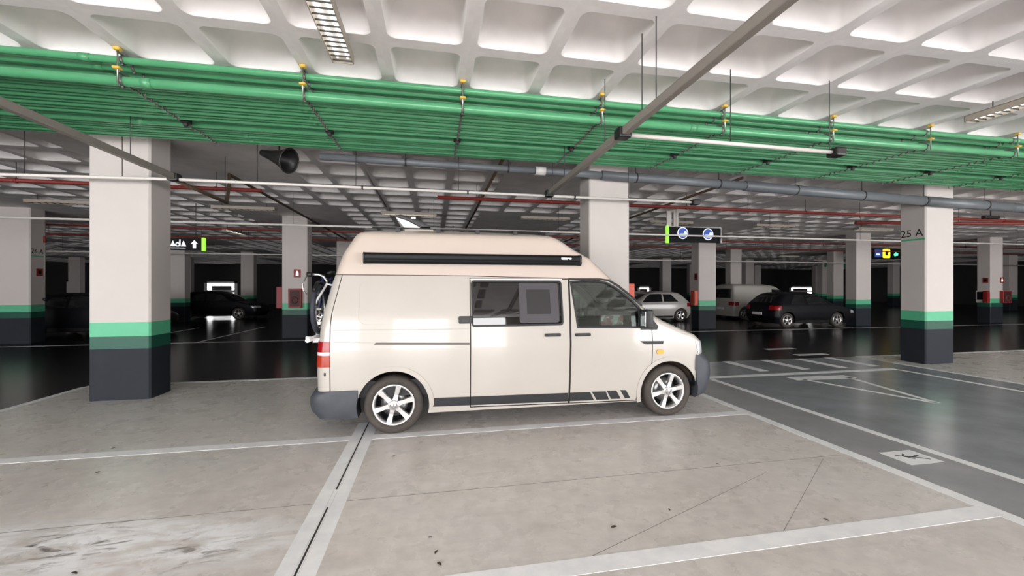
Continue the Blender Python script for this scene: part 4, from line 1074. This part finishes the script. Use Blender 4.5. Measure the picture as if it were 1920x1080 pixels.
# ================================================================== PARKED CARS
def car(loc, rz, m, label, kind='hatch', rim=M_RIM, plate_on=True):
    t = empty('parked_car' if kind == 'hatch' else 'parked_van', loc, rz, label, 'car' if kind == 'hatch' else 'van', 'parked vehicles in the back')
    if kind == 'hatch':
        lf = Loft([(.18,.10),(.45,.0),(.70,.02),(.92,.06),(1.0,.12),(1.30,.42),(1.40,.55),(1.45,.75),(1.48,1.0)],
                  [(.18,3.92),(.40,4.05),(.62,4.02),(.74,3.92),(.80,3.72),(.88,3.35),(.95,3.02),(1.0,2.92),(1.20,2.60),(1.35,2.33),(1.43,2.10),(1.48,1.75)],
                  [(.18,.78),(.40,.85),(.65,.875),(.90,.86),(1.0,.83),(1.30,.70),(1.40,.63),(1.45,.54),(1.48,.35)], r=.2, bowf=.18, bowr=.08)
        zt, wb, ax0, R = 1.48, 2.48, .62, .31
        wins = [[(.75,.98),(1.52,.98),(1.50,1.35),(1.08,1.34)], [(1.60,.98),(2.66,.97),(2.40,1.22),(2.15,1.35),(1.58,1.36)]]
        rw, ww = (1.04, 1.34, .52), (1.02, 1.36, .55)
    else:
        lf = Loft([(.20,.06),(.45,0),(1.0,.02),(1.70,.10),(1.80,.16),(1.86,.3)],
                  [(.20,4.15),(.45,4.30),(.80,4.25),(.92,4.0),(1.02,3.62),(1.10,3.45),(1.45,3.05),(1.70,2.72),(1.80,2.4),(1.86,2.0)],
                  [(.20,.80),(.45,.87),(.9,.89),(1.1,.88),(1.65,.77),(1.76,.72),(1.82,.62),(1.86,.4)], r=.13, bowf=.15, bowr=.04)
        zt, wb, ax0, R = 1.86, 2.72, .70, .32
        wins = [[(2.30,1.10),(3.30,1.08),(2.90,1.55),(2.35,1.58)]]
        rw, ww = (1.12, 1.62, .62), (1.12, 1.60, .62)
    b_ = to_mesh(lf.bm(frange(.18, zt-.1, .05) + frange(zt-.09, zt, .015), ns=30))
    ar_ = MB()
    for ax in (ax0, ax0+wb):
        for s in (-1, 1): ar_.prism([(ax+(R+.05)*math.cos(q), R+(R+.05)*math.sin(q)) for q in [2*math.pi*i/32 for i in range(32)]], s*.5, s*1.2)
    b_ = boolean(b_, ar_.mesh(), 'DIFFERENCE'); smooth(b_, .45); obj('body', b_, m, t)
    for s in (-1, 1):
        for w_ in wins: obj('side_window', lf.side(w_, .004, -.006, s), MATS['car_glass'], t)
        obj('sill', lf.side([(ax0+R+.08, .20), (ax0+wb-R-.08, .20), (ax0+wb-R-.08, .30), (ax0+R+.08, .30)], .01, -.006, s), M_RUB, t)
        obj('door_handle', lf.side(rrect(1.70, 1.88, .83, .86, .01), .02, -.004, s), m, t)
        for ax in (ax0, ax0+wb): wheel(t, ax, s*(lf.W(.4)-.01), R, R, .19, s, 5, .21, .3, rim, False, True)
    sh = to_mesh(lf.bm(frange(.3, zt-.06, .06), .006, ns=8))
    def pc(y0, y1, z0, z1, x0, x1, name, m_):
        obj(name, smooth(boolean(sh, MB().prism([(x0, z0), (x1, z0), (x1, z1), (x0, z1)], y0, y1).mesh(), 'INTERSECT'), .5), m_, t)
    pc(-rw[2], rw[2], rw[0], rw[1], -.2, .75, 'rear_window', MATS['car_glass'])
    pc(-ww[2], ww[2], ww[0], ww[1], 2.0, 4.2, 'windscreen', MATS['car_glass'])
    for s in (-1, 1):
        y0, y1 = sorted((s*.52, s*1.0)); pc(y0, y1, .74, .92, -.2, .30, 'tail_light', M_TRED)
        pc(y0, y1, .60, .72, 3.72, 4.4, 'headlight', M_HEADL)
    if plate_on: obj('number_plate', bxm((-.115, -.26, .52), (-.09, .26, .63)), M_WHITE, t)
    return t
mat('car_glass', (.012, .013, .015), .06, coat=.5)
M_CBLK = mat('black_paint', (.004, .0045, .007), .4, spec=.25)
M_CSIL = mat('pale_paint', (.52, .50, .47), .3, coat=.6)
M_CWHT = mat('white_van_paint', (.48, .46, .42), .35)
car((13.75, 15.25, 0), 0, M_CBLK, 'black hatchback with pale alloy wheel parked before the white van')
car((15.2, 19.4, 0), 0, M_CWHT, 'old white van seen from behind, beside the black hatchback', 'van')
car((12.5, 18.9, 0), math.pi, M_CSIL, 'pale silver hatchback seen over the van bonnet')
car((12.9, 22.3, 0), math.pi, M_CSIL, 'pale car half hidden behind the silver hatchback')
car((-13.6, 17.0, 0), 0, M_CBLK, 'black car beside the far left column')
car((-13.2, 24.6, 0), 0, M_CBLK, 'black car in the dark right of the left column')
car((-5.6, 20.6, 0), 0, M_CBLK, 'black car in the dark behind the hydrant column')

# ------------------------------------------------------------------ dry leaves on the floor
LEAVES = [(-.025, 2.75), (.015, 2.59), (.033, 2.475), (1.22, 2.63), (1.72, 2.76), (2.61, 3.39), (-3.24, 4.89), (-2.95, 4.28), (-2.15, 4.88), (-.386, 4.14), (2.74, 2.43), (-2.04, 2.79)]
LEAF_AT = ['farthest of three dry leaves in a row right of the double line', 'middle of three dry leaves in a row right of the double line', 'nearest of three dry leaves in a row right of the double line',
           'dry leaf alone in the middle of the front bay', 'dry leaf right of centre in the front bay', 'dry leaf beyond the saw cut under the van door', 'dry leaf behind the long cross line at far left',
           'dry leaf just in front of the long cross line at left', 'dry leaf behind the cross line between left column and van', 'dry leaf in front of the rear wheel of the van', 'dry leaf close to the near white line at right', 'dry leaf on the chalky patch at bottom left']
lf_me = bmesh.new()
pts = [(-.024, 0, .003), (-.008, .010, .007), (.012, .009, .006), (.026, 0, .004), (.010, -.009, .009), (-.010, -.008, .008), (0, 0, .003)]
vs = [lf_me.verts.new(p) for p in pts]
for i in range(6): lf_me.faces.new((vs[i], vs[(i+1) % 6], vs[6]))
lf_me = to_mesh(lf_me, [mat('dry_leaf', (.06, .045, .035), .8)])
for i, (x, y) in enumerate(LEAVES):
    o = obj('dry_leaf', lf_me, None, None, LEAF_AT[i], 'leaf', 'dry leaves on the bay floor', loc=(x, y, 0.0), rot=(0, 0, i*1.1)); o.scale = (.7+.12*(i % 4),)*3
